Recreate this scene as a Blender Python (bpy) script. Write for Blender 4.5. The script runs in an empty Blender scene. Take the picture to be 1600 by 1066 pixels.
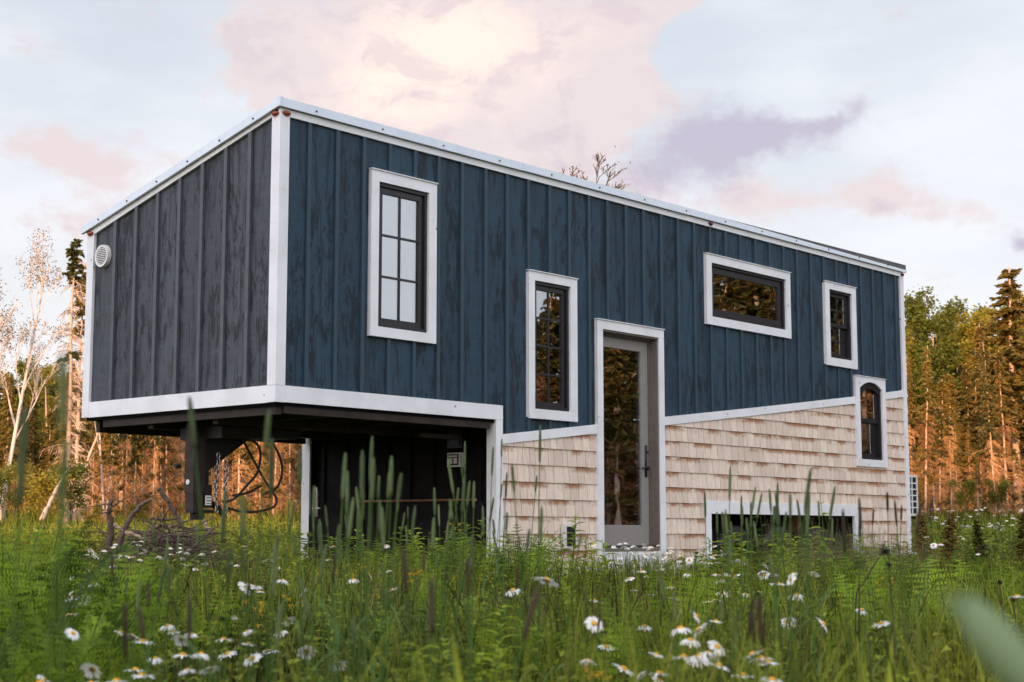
import bpy, math, random
import numpy as np
from mathutils import Vector, Matrix
random.seed(7); RNG = np.random.default_rng(11)
S = bpy.context.scene
COL = S.collection
PI = math.pi
# ------------------------------------------------------------------ camera
CAM = np.array([-7.8275, -9.2554, 0.617])
YAW, PIT, F = 0.8531, 0.1227, 2438.0
FW = np.array([math.sin(YAW)*math.cos(PIT), math.cos(YAW)*math.cos(PIT), math.sin(PIT)])
RT = np.array([math.cos(YAW), -math.sin(YAW), 0.0]); UP = np.cross(RT, FW)
cd = bpy.data.cameras.new('camera'); cam = bpy.data.objects.new('camera', cd); COL.objects.link(cam)
cam.matrix_world = Matrix(((RT[0], UP[0], -FW[0], CAM[0]), (RT[1], UP[1], -FW[1], CAM[1]), (RT[2], UP[2], -FW[2], CAM[2]), (0, 0, 0, 1)))
cd.sensor_width = 36.0; cd.lens = F/1600*36; cd.clip_start = 0.05; cd.clip_end = 2000
cd.dof.use_dof = True; cd.dof.focus_distance = 12.0; cd.dof.aperture_fstop = 7.1
S.camera = cam
S.view_settings.view_transform = 'Standard'; S.view_settings.look = 'None'
S.view_settings.exposure = 0.43; S.view_settings.gamma = 1.0
# ------------------------------------------------------------------ sun and sky
SUNV = np.array([-0.90, -0.43, 0.0]); SUNV /= np.linalg.norm(SUNV)
ELEV = math.radians(8.5)
SD = Vector((SUNV[0]*math.cos(ELEV), SUNV[1]*math.cos(ELEV), math.sin(ELEV)))
sl = bpy.data.lights.new('sun', 'SUN'); sl.energy = 5.0; sl.angle = math.radians(0.6); sl.color = (1.0, 0.56, 0.27)
so = bpy.data.objects.new('sun', sl); COL.objects.link(so)
so.rotation_euler = SD.to_track_quat('Z', 'Y').to_euler()
W = bpy.data.worlds.new('World'); S.world = W; W.use_nodes = True
wt = W.node_tree; wt.nodes.clear()
class G:
    """tiny node-graph helper"""
    def __init__(s, t): s.t = t
    def n(s, typ, **k):
        nd = s.t.nodes.new(typ)
        for a, b in k.items(): setattr(nd, a, b)
        return nd
    def put(s, sock, v):
        if isinstance(v, (int, float)): sock.default_value = v
        elif isinstance(v, (tuple, list)):
            sock.default_value = tuple(v) + ((1,) if len(v) == 3 and sock.type == 'RGBA' else ())
        else: s.t.links.new(v, sock)
    def m(s, op, a, b=0.0, c=None):
        nd = s.n('ShaderNodeMath', operation=op); s.put(nd.inputs[0], a); s.put(nd.inputs[1], b)
        if c is not None: s.put(nd.inputs[2], c)
        return nd.outputs[0]
    def dot(s, v, w):
        nd = s.n('ShaderNodeVectorMath', operation='DOT_PRODUCT'); s.put(nd.inputs[0], v); nd.inputs[1].default_value = tuple(w); return nd.outputs['Value']
    def comb(s, x, y, z):
        nd = s.n('ShaderNodeCombineXYZ'); s.put(nd.inputs[0], x); s.put(nd.inputs[1], y); s.put(nd.inputs[2], z); return nd.outputs[0]
    def sep(s, v):
        nd = s.n('ShaderNodeSeparateXYZ'); s.put(nd.inputs[0], v); return nd.outputs
    def noise(s, v, scale, detail=4, rough=0.55, dist=0.0):
        nd = s.n('ShaderNodeTexNoise'); s.put(nd.inputs['Vector'], v); nd.inputs['Scale'].default_value = scale
        nd.inputs['Detail'].default_value = detail; nd.inputs['Roughness'].default_value = rough; nd.inputs['Distortion'].default_value = dist
        return nd.outputs['Fac']
    def ramp(s, v, lo, hi, a=0.0, b=1.0):
        nd = s.n('ShaderNodeMapRange', interpolation_type='SMOOTHSTEP'); s.put(nd.inputs[0], v)
        nd.inputs[1].default_value = lo; nd.inputs[2].default_value = hi; nd.inputs[3].default_value = a; nd.inputs[4].default_value = b
        return nd.outputs[0]
    def mix(s, f, a, b, blend='MIX'):
        nd = s.n('ShaderNodeMix', data_type='RGBA', blend_type=blend); s.put(nd.inputs[0], f); s.put(nd.inputs[6], a); s.put(nd.inputs[7], b); return nd.outputs[2]
    def scale(s, v, k):
        nd = s.n('ShaderNodeVectorMath', operation='MULTIPLY'); s.put(nd.inputs[0], v); nd.inputs[1].default_value = k; return nd.outputs[0]
g = G(wt)
tc = g.n('ShaderNodeTexCoord').outputs['Generated']
sky = g.n('ShaderNodeTexSky', sky_type='NISHITA'); sky.sun_disc = False; sky.sun_elevation = ELEV
sky.sun_rotation = math.atan2(SUNV[0], SUNV[1]); sky.altitude = 100; sky.air_density = 1.0; sky.dust_density = 1.5
H = np.array([math.sin(YAW), math.cos(YAW), 0.0])
dz = g.dot(tc, (0, 0, 1)); dh = g.dot(tc, H); dr = g.dot(tc, RT)
# direction-space coordinates of the sky: degrees of bearing and of elevation, about the bearing of the cloud bank
az = g.m('MULTIPLY', g.m('ARCTAN2', dr, dh), 180/PI); el = g.m('MULTIPLY', g.m('ARCSINE', dz), 180/PI)
def AE(px, py):   # photo position -> bearing, elevation in degrees (for placing clouds in the sky)
    d = FW*F + RT*(px-800) + UP*(533-py); d = d/np.linalg.norm(d)
    return math.degrees(math.atan2(d@RT, d@H)), math.degrees(math.asin(d[2]))
P = g.comb(az, el, 0.0)
w1 = g.m('SUBTRACT', g.noise(P, 0.16, 5, 0.6), 0.5); w2 = g.m('SUBTRACT', g.noise(g.comb(el, az, 3.0), 0.16, 5, 0.6), 0.5)
azw = g.m('MULTIPLY_ADD', w1, 7.0, az); elw = g.m('MULTIPLY_ADD', w2, 4.0, el)
fb = g.noise(g.comb(g.m('MULTIPLY', az, 0.7), el, 7.0), 0.34, 9, 0.66)
def blobs(L):
    tot = None
    for (px, py, rx, ry, wgt) in L:
        a, e = AE(px, py); rx = rx/F*57.3; ry = ry/F*57.3
        u = g.m('DIVIDE', g.m('SUBTRACT', azw, a), rx); v = g.m('DIVIDE', g.m('SUBTRACT', elw, e), ry)
        q = g.m('ADD', g.m('MULTIPLY', u, u), g.m('MULTIPLY', v, v))
        b = g.m('MULTIPLY', g.m('POWER', 2.718, g.m('MULTIPLY', q, -1.0)), wgt)
        tot = b if tot is None else g.m('ADD', tot, b)
    return g.m('ADD', tot, g.m('MULTIPLY', g.m('SUBTRACT', fb, 0.5), 2.1))
pinkA = g.ramp(blobs([(690, 60, 300, 150, 1.0), (1040, 0, 120, 26, .6), (480, 110, 120, 90, .7), (860, 150, 150, 110, .8), (780, 200, 160, 50, .6)]), .30, .60)
bright = g.ramp(blobs([(720, 50, 200, 140, 1.0), (620, 110, 100, 80, .5)]), .1, 1.25)
pinkB = g.ramp(blobs([(150, 235, 190, 50, .8), (210, 320, 120, 45, .45), (1410, 328, 110, 38, .8), (1180, 300, 180, 50, .6)]), .25, .7)
dark = g.ramp(blobs([(1170, 215, 110, 40, 1.15), (1270, 195, 60, 16, .5), (1060, 265, 130, 45, .5), (890, 190, 110, 60, .30), (1400, 340, 60, 16, .5), (1600, 352, 40, 14, .8)]), .12, .95)
gen = g.ramp(g.noise(tc, 2.2, 6, 0.6), .5, .72)
# thin pale veil over the whole evening sky, brighter towards the low sun
vgrad = g.ramp(el, 0.0, 19.0)
veil = g.mix(vgrad, (0.82, 0.78, 0.79), (0.55, 0.595, 0.66))
veil = g.mix(g.m('MULTIPLY', g.ramp(az, 2.0, 20.0), 0.35), veil, (0.70, 0.72, 0.77))
veil = g.mix(g.m('MULTIPLY', g.ramp(g.noise(g.comb(g.m('MULTIPLY', az, .35), el, 2.0), .22, 5), .4, .7), .5), veil, (0.84, 0.83, 0.86))
veil = g.mix(g.m('MULTIPLY', pinkA, .85), veil, (0.72, 0.595, 0.59))
veil = g.mix(g.m('MULTIPLY', pinkB, .9), veil, (0.70, 0.575, 0.58))
veil = g.mix(g.m('MULTIPLY', bright, .95), veil, (0.95, 0.765, 0.66))
veil = g.mix(g.m('MULTIPLY', g.m('MULTIPLY', pinkA, g.ramp(g.noise(g.comb(az, g.m('MULTIPLY', el, 1.5), 11.0), .42, 8, .62, .6), .47, .62)), .55), veil, (0.60, 0.50, 0.54))
veil = g.mix(g.m('MULTIPLY', dark, .9), veil, (0.45, 0.40, 0.50))
sd = g.dot(tc, (SUNV[0], SUNV[1], 0.0))
front = g.ramp(sd, -0.55, 0.9, 0.0, 1.0)
veil = g.mix(front, veil, (1.85, 1.87, 2.1))
veil = g.mix(g.m('MULTIPLY', g.ramp(sd, .4, 1.0), g.ramp(dz, 0.45, 0.0)), veil, (3.0, 2.1, 1.65))
veil = g.mix(g.m('MULTIPLY', g.m('MULTIPLY', gen, front), .35), veil, (1.5, 1.25, 1.15))
below = g.ramp(dz, -0.08, -0.01)
veil = g.mix(below, (0.05, 0.06, 0.03), veil)
b1 = g.n('ShaderNodeBackground'); g.put(b1.inputs[0], sky.outputs[0]); b1.inputs[1].default_value = 0.10
b2 = g.n('ShaderNodeBackground'); g.put(b2.inputs[0], veil); b2.inputs[1].default_value = 1.0
ms = g.n('ShaderNodeMixShader'); ms.inputs[0].default_value = 0.88
wt.links.new(b1.outputs[0], ms.inputs[1]); wt.links.new(b2.outputs[0], ms.inputs[2])
wo = g.n('ShaderNodeOutputWorld'); wt.links.new(ms.outputs[0], wo.inputs[0])

# ------------------------------------------------------------------ helpers
def ground_z(x, y):
    x = np.asarray(x, float); y = np.asarray(y, float)
    s = (x-CAM[0])*H[0] + (y-CAM[1])*H[1]
    z = 1.25*np.clip((s-17)/38, 0, 2.0)**1.25
    z = z + 0.04*np.sin(x*.9+1.3)*np.cos(y*.7) + 0.03*np.sin(x*.37-y*.53)
    return z
def gz(x, y): return float(ground_z(x, y))
def place(px, D):          # bearing read off the photo, distance in metres along the ground
    a = YAW + math.atan((px-800)/F)
    return CAM[0]+D*math.sin(a), CAM[1]+D*math.cos(a)
def height_for(px, py, D):  # height above the ground of something at distance D whose top is at photo row py
    x, y = place(px, D); return CAM[2] + (833-py)/F*D*math.cos(math.atan((px-800)/F))*1.005 - gz(x, y)

class MB:
    def __init__(s): s.v = []; s.f = []; s.mi = []; s.sm = False
    def poly(s, pts, mi=0):
        n = len(s.v); s.v += [tuple(p) for p in pts]; s.f.append(tuple(range(n, n+len(pts)))); s.mi.append(mi); return s
    def box(s, x0, x1, y0, y1, z0, z1, mi=0):
        return s.hexa([(x0, y0, z0), (x1, y0, z0), (x1, y1, z0), (x0, y1, z0), (x0, y0, z1), (x1, y0, z1), (x1, y1, z1), (x0, y1, z1)], mi)
    def hexa(s, p, mi=0):
        n = len(s.v); s.v += [tuple(q) for q in p]
        for q in ((0, 3, 2, 1), (4, 5, 6, 7), (0, 1, 5, 4), (1, 2, 6, 5), (2, 3, 7, 6), (3, 0, 4, 7)):
            s.f.append(tuple(n+i for i in q)); s.mi.append(mi)
        return s
    def tube(s, pts, r, ns=6, mi=0, cap=True):
        pts = [Vector(p) for p in pts]; m = len(pts)
        if isinstance(r, (int, float)): r = [r]*m
        n0 = len(s.v); a = None
        for i, p in enumerate(pts):
            t = (pts[min(i+1, m-1)] - pts[max(i-1, 0)])
            if t.length < 1e-9: t = Vector((0, 0, 1))
            t.normalize()
            if a is None: a = t.orthogonal().normalized()
            a = a - t*a.dot(t)
            a = a.normalized() if a.length > 1e-6 else t.orthogonal().normalized()
            b = t.cross(a)
            for k in range(ns):
                c = 2*PI*k/ns; s.v.append(tuple(p + (a*math.cos(c) + b*math.sin(c))*r[i]))
        for i in range(m-1):
            for k in range(ns):
                k2 = (k+1) % ns
                s.f.append((n0+i*ns+k, n0+i*ns+k2, n0+(i+1)*ns+k2, n0+(i+1)*ns+k)); s.mi.append(mi)
        if cap and ns > 2:
            s.f.append(tuple(n0+k for k in reversed(range(ns)))); s.mi.append(mi)
            s.f.append(tuple(n0+(m-1)*ns+k for k in range(ns))); s.mi.append(mi)
        return s
    def lathe(s, prof, c, axis='z', ns=24, mi=0):
        n0 = len(s.v)
        for (r, h) in prof:
            for k in range(ns):
                a = 2*PI*k/ns; q = (r*math.cos(a), r*math.sin(a), h)
                if axis == 'y': q = (q[0], q[2], q[1])
                if axis == 'x': q = (q[2], q[0], q[1])
                s.v.append((c[0]+q[0], c[1]+q[1], c[2]+q[2]))
        for i in range(len(prof)-1):
            for k in range(ns):
                k2 = (k+1) % ns; s.f.append((n0+i*ns+k, n0+i*ns+k2, n0+(i+1)*ns+k2, n0+(i+1)*ns+k)); s.mi.append(mi)
        return s
    def mesh(s, name, mats):
        me = bpy.data.meshes.new(name); me.from_pydata(s.v, [], s.f)
        for m in (mats if isinstance(mats, (list, tuple)) else [mats]): me.materials.append(m)
        me.polygons.foreach_set('material_index', s.mi)
        if s.sm: me.polygons.foreach_set('use_smooth', [True]*len(s.f))
        me.update(); return me
    def build(s, name, mats, parent=None):
        o = bpy.data.objects.new(name, s.mesh(name, mats)); COL.objects.link(o)
        if parent: o.parent = parent
        return o
def tag(o, label=None, cat=None, group=None, kind=None):
    if label: o['label'] = label
    if cat: o['category'] = cat
    if group: o['group'] = group
    if kind: o['kind'] = kind
    return o
def empty(name, loc=(0, 0, 0)):
    o = bpy.data.objects.new(name, None); COL.objects.link(o); o.location = loc; o.empty_display_size = .2; return o
def link(name, mesh, parent=None):
    o = bpy.data.objects.new(name, mesh); COL.objects.link(o)
    if parent: o.parent = parent
    return o
def npmesh(name, V, Fc, mats, attr=None, mi=None, smooth=False):
    """V (n,3), Fc list of (m,k) arrays"""
    me = bpy.data.meshes.new(name); me.vertices.add(len(V)); me.vertices.foreach_set('co', np.asarray(V, np.float32).ravel())
    loops = np.concatenate([f.ravel() for f in Fc]); cnt = np.concatenate([np.full(len(f), f.shape[1]) for f in Fc])
    me.loops.add(len(loops)); me.loops.foreach_set('vertex_index', loops.astype(np.int32))
    me.polygons.add(len(cnt)); st = np.concatenate([[0], np.cumsum(cnt)[:-1]])
    me.polygons.foreach_set('loop_start', st.astype(np.int32))
    for m in (mats if isinstance(mats, (list, tuple)) else [mats]): me.materials.append(m)
    if mi is not None: me.polygons.foreach_set('material_index', mi.astype(np.int32))
    me.polygons.foreach_set('use_smooth', np.full(len(cnt), bool(smooth)))
    me.update(calc_edges=True)
    if attr is not None:
        a = me.attributes.new('tint', 'FLOAT', 'POINT'); a.data.foreach_set('value', np.asarray(attr, np.float32))
    return me

# ------------------------------------------------------------------ materials
def newmat(name):
    m = bpy.data.materials.new(name); m.use_nodes = True; m.node_tree.nodes.clear(); g = G(m.node_tree)
    out = g.n('ShaderNodeOutputMaterial'); return m, g, out
def pbsdf(g, out, col, rough=0.6, bump=None, bstr=0.3, bdist=0.01, metal=0.0, spec=0.5, rsock=None):
    b = g.n('ShaderNodeBsdfPrincipled'); g.put(b.inputs['Base Color'], col); g.put(b.inputs['Roughness'], rough if rsock is None else rsock)
    b.inputs['Metallic'].default_value = metal; b.inputs['Specular IOR Level'].default_value = spec
    if bump is not None:
        bn = g.n('ShaderNodeBump'); bn.inputs['Strength'].default_value = bstr; bn.inputs['Distance'].default_value = bdist
        g.put(bn.inputs['Height'], bump); g.t.links.new(bn.outputs[0], b.inputs['Normal'])
    g.t.links.new(b.outputs[0], out.inputs[0]); return b
def objco(g): return g.n('ShaderNodeTexCoord').outputs['Object']
def simple(name, c1, c2=None, rough=0.6, scale=8.0, bstr=0.2, metal=0.0, spec=0.5):
    m, g, out = newmat(name); co = objco(g); nz = g.noise(co, scale, 5)
    col = g.mix(g.ramp(nz, .35, .65), c1, c2 or tuple(x*.8 for x in c1))
    pbsdf(g, out, col, rough, nz, bstr, .005, metal, spec); return m
M = {}
def siding(name, base, light, dk, axis, pitch, off):
    m, g, out = newmat(name); co = objco(g); s = g.sep(co); a = s[axis]; z = s[2]
    bid = g.m('FLOOR', g.m('DIVIDE', g.m('SUBTRACT', a, off), pitch))
    wn = g.n('ShaderNodeTexWhiteNoise', noise_dimensions='1D'); g.put(wn.inputs['W'], bid); rnd = wn.outputs['Value']
    v = g.comb(g.m('MULTIPLY_ADD', rnd, 40.0, a), g.m('MULTIPLY', rnd, 7.0), z)
    grain = g.noise(g.scale(v, (60, 1, 2.2)), 1.0, 6, .65, .4)
    streak = g.noise(g.scale(v, (16, 1, 1.6)), 1.0, 5, .6, .8)
    blot = g.noise(g.scale(v, (11, 1, 3.4)), 1.0, 8, .76, .25)
    zone = g.noise(g.scale(v, (1.2, 1, .8)), 1.0, 3, .5)
    kn = g.n('ShaderNodeTexVoronoi'); g.put(kn.inputs['Vector'], g.scale(v, (5.0, 1, 2.0))); kd = kn.outputs['Distance']
    c = g.mix(g.ramp(grain, .3, .7), base, light)
    c = g.mix(g.m('MULTIPLY', rnd, .6), c, tuple(x*.72 for x in base))
    c = g.mix(g.m('MULTIPLY', g.ramp(g.noise(g.scale(v, (3, 1, 26)), 1.0, 4, .6), .5, .7), .35), c, light)
    worn = g.m('MULTIPLY', g.ramp(blot, .50, .57), g.ramp(zone, .34, .50))
    c = g.mix(g.m('MULTIPLY', worn, .88), c, dk)
    c = g.mix(g.m('MULTIPLY', g.ramp(streak, .52, .62), .6), c, dk)
    c = g.mix(g.m('MULTIPLY', g.ramp(kd, .16, .08), .85), c, dk)
    h = g.m('ADD', g.m('MULTIPLY', grain, .6), g.m('MULTIPLY', blot, .6))
    rr = g.ramp(grain, .3, .7, .5, .75)
    pbsdf(g, out, c, .6, h, .45, .006, rsock=rr, spec=.35); return m
M['blue'] = siding('blue stained boards', (0.0175, 0.046, 0.073), (0.031, 0.069, 0.100), (0.006, 0.013, 0.020), 0, .3, .02)
M['bluebatten'] = simple('blue stained batten', (0.026, 0.057, 0.082), (0.022, 0.050, 0.072), .6, 12, .3)
M['greybatten'] = simple('grey batten', (0.080, 0.087, 0.098), (0.064, 0.070, 0.08), .6, 12, .3)
M['charcoal'] = siding('charcoal boards', (0.044, 0.054, 0.069), (0.084, 0.096, 0.115), (0.008, 0.010, 0.013), 1, .3025, .095)  # greyer base colour than the blue side boards
def trimmat(name, c):
    m, g, out = newmat(name); co = objco(g); nz = g.noise(co, 3.0, 6); fine = g.noise(g.scale(co, (14, 14, 14)), 3.0, 4)
    vo = g.n('ShaderNodeTexVoronoi'); g.put(vo.inputs['Vector'], co); vo.inputs['Scale'].default_value = 5.5
    spots = g.ramp(vo.outputs['Distance'], .075, .055)
    col = g.mix(g.ramp(nz, .35, .7), c, tuple(x*.88 for x in c))
    col = g.mix(g.m('MULTIPLY', spots, .8), col, (.2, .17, .15))
    col = g.mix(g.m('MULTIPLY', g.ramp(g.noise(g.scale(co, (3, 3, 12)), 1.5, 6), .6, .75), .35), col, (.5, .49, .47))
    pbsdf(g, out, col, .5, fine, .15, .003); return m
M['trim'] = trimmat('white painted trim', (0.80, 0.82, 0.84))
M['black'] = simple('black window frame', (0.012, 0.011, 0.014), (0.02, 0.018, 0.022), .35, 30, .05)
M['doorgrey'] = simple('warm grey door paint', (0.27, 0.255, 0.235), (0.24, 0.228, 0.21), .45, 30, .08)
M['jamb'] = simple('brown grey jamb', (0.17, 0.145, 0.125), (0.14, 0.12, 0.105), .5, 20, .1)
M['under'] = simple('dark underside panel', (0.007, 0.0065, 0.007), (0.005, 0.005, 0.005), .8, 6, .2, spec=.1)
M['steel'] = simple('brown painted steel', (0.045, 0.032, 0.026), (0.028, 0.021, 0.017), .6, 9, .2, spec=.2)
M['blacksteel'] = simple('black steel', (0.014, 0.013, 0.013), (0.022, 0.018, 0.016), .55, 14, .2, spec=.25)
M['rubber'] = simple('black rubber', (0.014, 0.014, 0.015), (0.02, 0.02, 0.02), .6, 30, .2)
M['chrome'] = simple('worn chrome', (0.5, 0.5, 0.52), (0.36, 0.35, 0.35), .28, 40, .05, metal=1.0)
M['copper'] = simple('copper pipe', (0.55, 0.25, 0.15), (0.35, 0.16, 0.1), .4, 20, .05, metal=.8)
M['flash'] = simple('white metal flashing', (0.68, 0.76, 0.83), (0.62, 0.71, 0.79), .3, 4, .04, spec=.7)
M['roof'] = simple('dark grey roofing', (0.11, 0.11, 0.115), (0.08, 0.08, 0.085), .7, 6, .2)
M['wood'] = simple('interior brown wood', (0.42, 0.25, 0.13), (0.3, 0.17, 0.09), .6, 3, .1)
M['plastic'] = simple('pale plastic', (0.72, 0.72, 0.70), (0.66, 0.66, 0.65), .45, 20, .05)
M['amber'] = simple('amber lens', (0.30, 0.055, 0.02), (0.2, 0.04, 0.015), .25, 40, .05)
M['redlens'] = simple('red lens', (0.16, 0.01, 0.01), (0.1, 0.008, 0.01), .25, 40, .05)
M['label'] = simple('white label', (0.75, 0.75, 0.73), (0.7, 0.7, 0.68), .5, 20, .02)
M['ink'] = simple('printed ink', (0.03, 0.03, 0.035), None, .5, 20, .02)
M['bluedial'] = simple('blue green meter face', (0.03, 0.09, 0.13), (0.02, 0.05, 0.08), .3, 60, .02)
def glassmat():
    m, g, out = newmat('coated window glass'); co = objco(g)
    bn = g.n('ShaderNodeBump'); bn.inputs['Strength'].default_value = .05; bn.inputs['Distance'].default_value = .02
    g.put(bn.inputs['Height'], g.noise(co, 2.2, 2))
    gl = g.n('ShaderNodeBsdfGlossy'); gl.inputs['Roughness'].default_value = 0.0; gl.inputs['Color'].default_value = (.9, .95, 1, 1)
    g.t.links.new(bn.outputs[0], gl.inputs['Normal'])
    tr = g.n('ShaderNodeBsdfTransparent'); tr.inputs['Color'].default_value = (.75, .75, .72, 1)
    lw = g.n('ShaderNodeLayerWeight'); lw.inputs['Blend'].default_value = .25
    fac = g.m('MINIMUM', g.m('MULTIPLY_ADD', lw.outputs['Fresnel'], 1.0, .42), .95)
    mx = g.n('ShaderNodeMixShader'); g.put(mx.inputs[0], fac)
    g.t.links.new(tr.outputs[0], mx.inputs[1]); g.t.links.new(gl.outputs[0], mx.inputs[2]); g.t.links.new(mx.outputs[0], out.inputs[0]); return m
M['glass'] = glassmat()
def shinglemat():
    m, g, out = newmat('bleached cedar shingles')
    at = g.n('ShaderNodeAttribute', attribute_name='uvs', attribute_type='GEOMETRY'); s = g.sep(at.outputs['Vector']); rnd, v = s[0], s[1]
    co = objco(g); grain = g.noise(g.scale(co, (90, 90, 5)), 1.0, 5, .6, .3)
    c = g.mix(rnd, (0.84, 0.72, 0.60), (0.66, 0.545, 0.45))
    c = g.mix(g.m('MULTIPLY', g.ramp(grain, .35, .7), .45), c, (0.45, 0.34, 0.27))
    stn = g.noise(g.scale(co, (2.2, 1, 3.5)), 1.0, 4, .6)
    edge = g.m('ADD', g.m('MULTIPLY', g.noise(g.scale(co, (22, 1, 6)), 1.0, 3), .5), v)
    st = g.m('MULTIPLY', g.ramp(edge, .80, 1.08), g.ramp(stn, .45, .55))
    c = g.mix(g.m('MULTIPLY', st, .85), c, (0.34, 0.145, 0.055))
    xo = g.sep(co)   # run-off stain below the arched window
    run = g.m('MULTIPLY', g.m('MULTIPLY', g.ramp(xo[0], 9.05, 9.2), g.ramp(xo[0], 9.95, 9.75)), g.m('MULTIPLY', g.ramp(xo[2], 1.43, 1.38), g.ramp(xo[2], .95, 1.1)))
    run = g.m('MULTIPLY', run, g.ramp(edge, .7, 1.1))
    c = g.mix(g.m('MULTIPLY', run, .6), c, (0.40, 0.19, 0.085))
    pbsdf(g, out, c, .75, grain, .5, .004, spec=.2); return m
M['shingle'] = shinglemat()
def leafmat(name, c1, c2, c3=None, trans=.45, attr=False, scale=1.5, rough=.55, tscale=None, spec=.25):
    m, g, out = newmat(name); co = g.n('ShaderNodeNewGeometry').outputs['Position']
    oi = g.n('ShaderNodeObjectInfo').outputs['Random']
    nz = g.noise(co, scale, 4, .7)
    if attr: f = g.n('ShaderNodeAttribute', attribute_name='tint', attribute_type='GEOMETRY').outputs['Fac']
    else: f = g.ramp(g.m('ADD', g.m('MULTIPLY', nz, .8), g.m('MULTIPLY', oi, .6)), .35, 1.0)
    c = g.mix(f, c1, c2)
    if c3: c = g.mix(g.ramp(g.noise(co, scale*2.3, 3), .55, .7), c, c3)
    b = g.n('ShaderNodeBsdfPrincipled'); g.put(b.inputs['Base Color'], c); b.inputs['Roughness'].default_value = rough; b.inputs['Specular IOR Level'].default_value = spec
    t = g.n('ShaderNodeBsdfTranslucent'); g.put(t.inputs['Color'], c)
    mx = g.n('ShaderNodeMixShader'); mx.inputs[0].default_value = trans
    g.t.links.new(b.outputs[0], mx.inputs[1]); g.t.links.new(t.outputs[0], mx.inputs[2]); g.t.links.new(mx.outputs[0], out.inputs[0]); return m
M['needle'] = leafmat('dark spruce needles', (0.060, 0.070, 0.018), (0.24, 0.17, 0.035), (0.36, 0.18, 0.045), .3)
M['drytwig'] = leafmat('dry orange brown twigs', (0.28, 0.125, 0.045), (0.58, 0.31, 0.13), (0.30, 0.20, 0.05), .15)
M['aspen'] = leafmat('yellow green broad leaves', (0.12, 0.15, 0.022), (0.34, 0.28, 0.035), (0.07, 0.10, 0.022), .45)
M['birchleaf'] = leafmat('sparse birch leaves', (0.16, 0.13, 0.05), (0.24, 0.15, 0.06), None, .4)
M['fern'] = leafmat('fern green', (0.026, 0.058, 0.008), (0.30, 0.44, 0.036), None, .45, scale=7, spec=.1)
M['grass'] = leafmat('meadow grass', (0.026, 0.030, 0.008), (0.37, 0.43, 0.046), None, .45, attr=True, spec=.15)
M['drygrass'] = leafmat('straw brown dead grass', (0.10, 0.07, 0.03), (0.40, 0.30, 0.15), None, .3, attr=True, spec=.15)
M['forb'] = leafmat('broad green leaves', (0.040, 0.070, 0.010), (0.36, 0.46, 0.040), None, .45, scale=5, spec=.1)
M['timothy'] = leafmat('green timothy seed heads', (0.075, 0.115, 0.045), (0.16, 0.215, 0.085), None, .25, scale=40)
M['stem'] = leafmat('green stems', (0.06, 0.13, 0.025), (0.10, 0.18, 0.035), None, .3, scale=10)
M['drystem'] = leafmat('brown dry stems', (0.045, 0.035, 0.022), (0.085, 0.06, 0.035), None, .15, scale=10)
M['airy'] = leafmat('brown green airy grass panicles', (0.12, 0.115, 0.045), (0.19, 0.15, 0.075), None, .35, scale=3)
M['petal'] = leafmat('white daisy petals', (0.80, 0.80, 0.80), (0.86, 0.86, 0.86), None, .25, scale=10)
M['disc'] = simple('yellow daisy disc', (0.75, 0.40, 0.02), (0.60, 0.28, 0.015), .7, 300, .5)
M['yellow'] = leafmat('orange yellow petals', (0.80, 0.42, 0.02), (0.85, 0.55, 0.03), None, .3, scale=10)
def barkmat(name, c1, c2, c3, sc=(3, 3, 14), th=(.55, .66)):
    m, g, out = newmat(name); co = objco(g); nz = g.noise(g.scale(co, sc), 1.0, 6, .7)
    c = g.mix(g.noise(co, 3.0, 4), c1, c2); c = g.mix(g.ramp(nz, *th), c, c3)
    pbsdf(g, out, c, .8, nz, .5, .02, spec=.2); return m
M['bark'] = barkmat('grey spruce bark', (0.56, 0.42, 0.32), (0.42, 0.30, 0.22), (0.20, 0.13, 0.09))
M['darkbark'] = barkmat('dark bark', (0.14, 0.10, 0.08), (0.09, 0.065, 0.05), (0.05, 0.04, 0.03))
M['birch'] = barkmat('white birch bark', (0.66, 0.58, 0.52), (0.52, 0.45, 0.40), (0.12, 0.09, 0.07), (4, 4, 22), (.62, .70))
M['deadwood'] = barkmat('grey brown dead wood', (0.17, 0.125, 0.10), (0.10, 0.075, 0.06), (0.08, 0.06, 0.05), (9, 9, 9))
m, g, out = newmat('meadow soil'); co = objco(g); nz = g.noise(co, 1.2, 6); nf = g.noise(co, 9, 5)
c = g.mix(g.ramp(nz, .35, .65), (0.035, 0.055, 0.015), (0.075, 0.085, 0.025)); c = g.mix(g.ramp(nf, .5, .7), c, (0.06, 0.045, 0.025))
pbsdf(g, out, c, .9, nf, .6, .05, spec=.1); M['ground'] = m

# ------------------------------------------------------------------ ground
def build_ground():
    a = np.concatenate([np.linspace(-420, -40, 20), np.linspace(-36, 60, 97), np.linspace(66, 420, 24)])
    X, Y = np.meshgrid(a, a, indexing='ij'); Z = ground_z(X, Y)
    V = np.stack([X, Y, Z], -1).reshape(-1, 3); n = len(a); i = np.arange(n*n).reshape(n, n)
    Fq = np.stack([i[:-1, :-1], i[1:, :-1], i[1:, 1:], i[:-1, 1:]], -1).reshape(-1, 4)
    return tag(link('ground', npmesh('ground', V, [Fq], M['ground'], smooth=True)), kind='structure')
build_ground()

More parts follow.
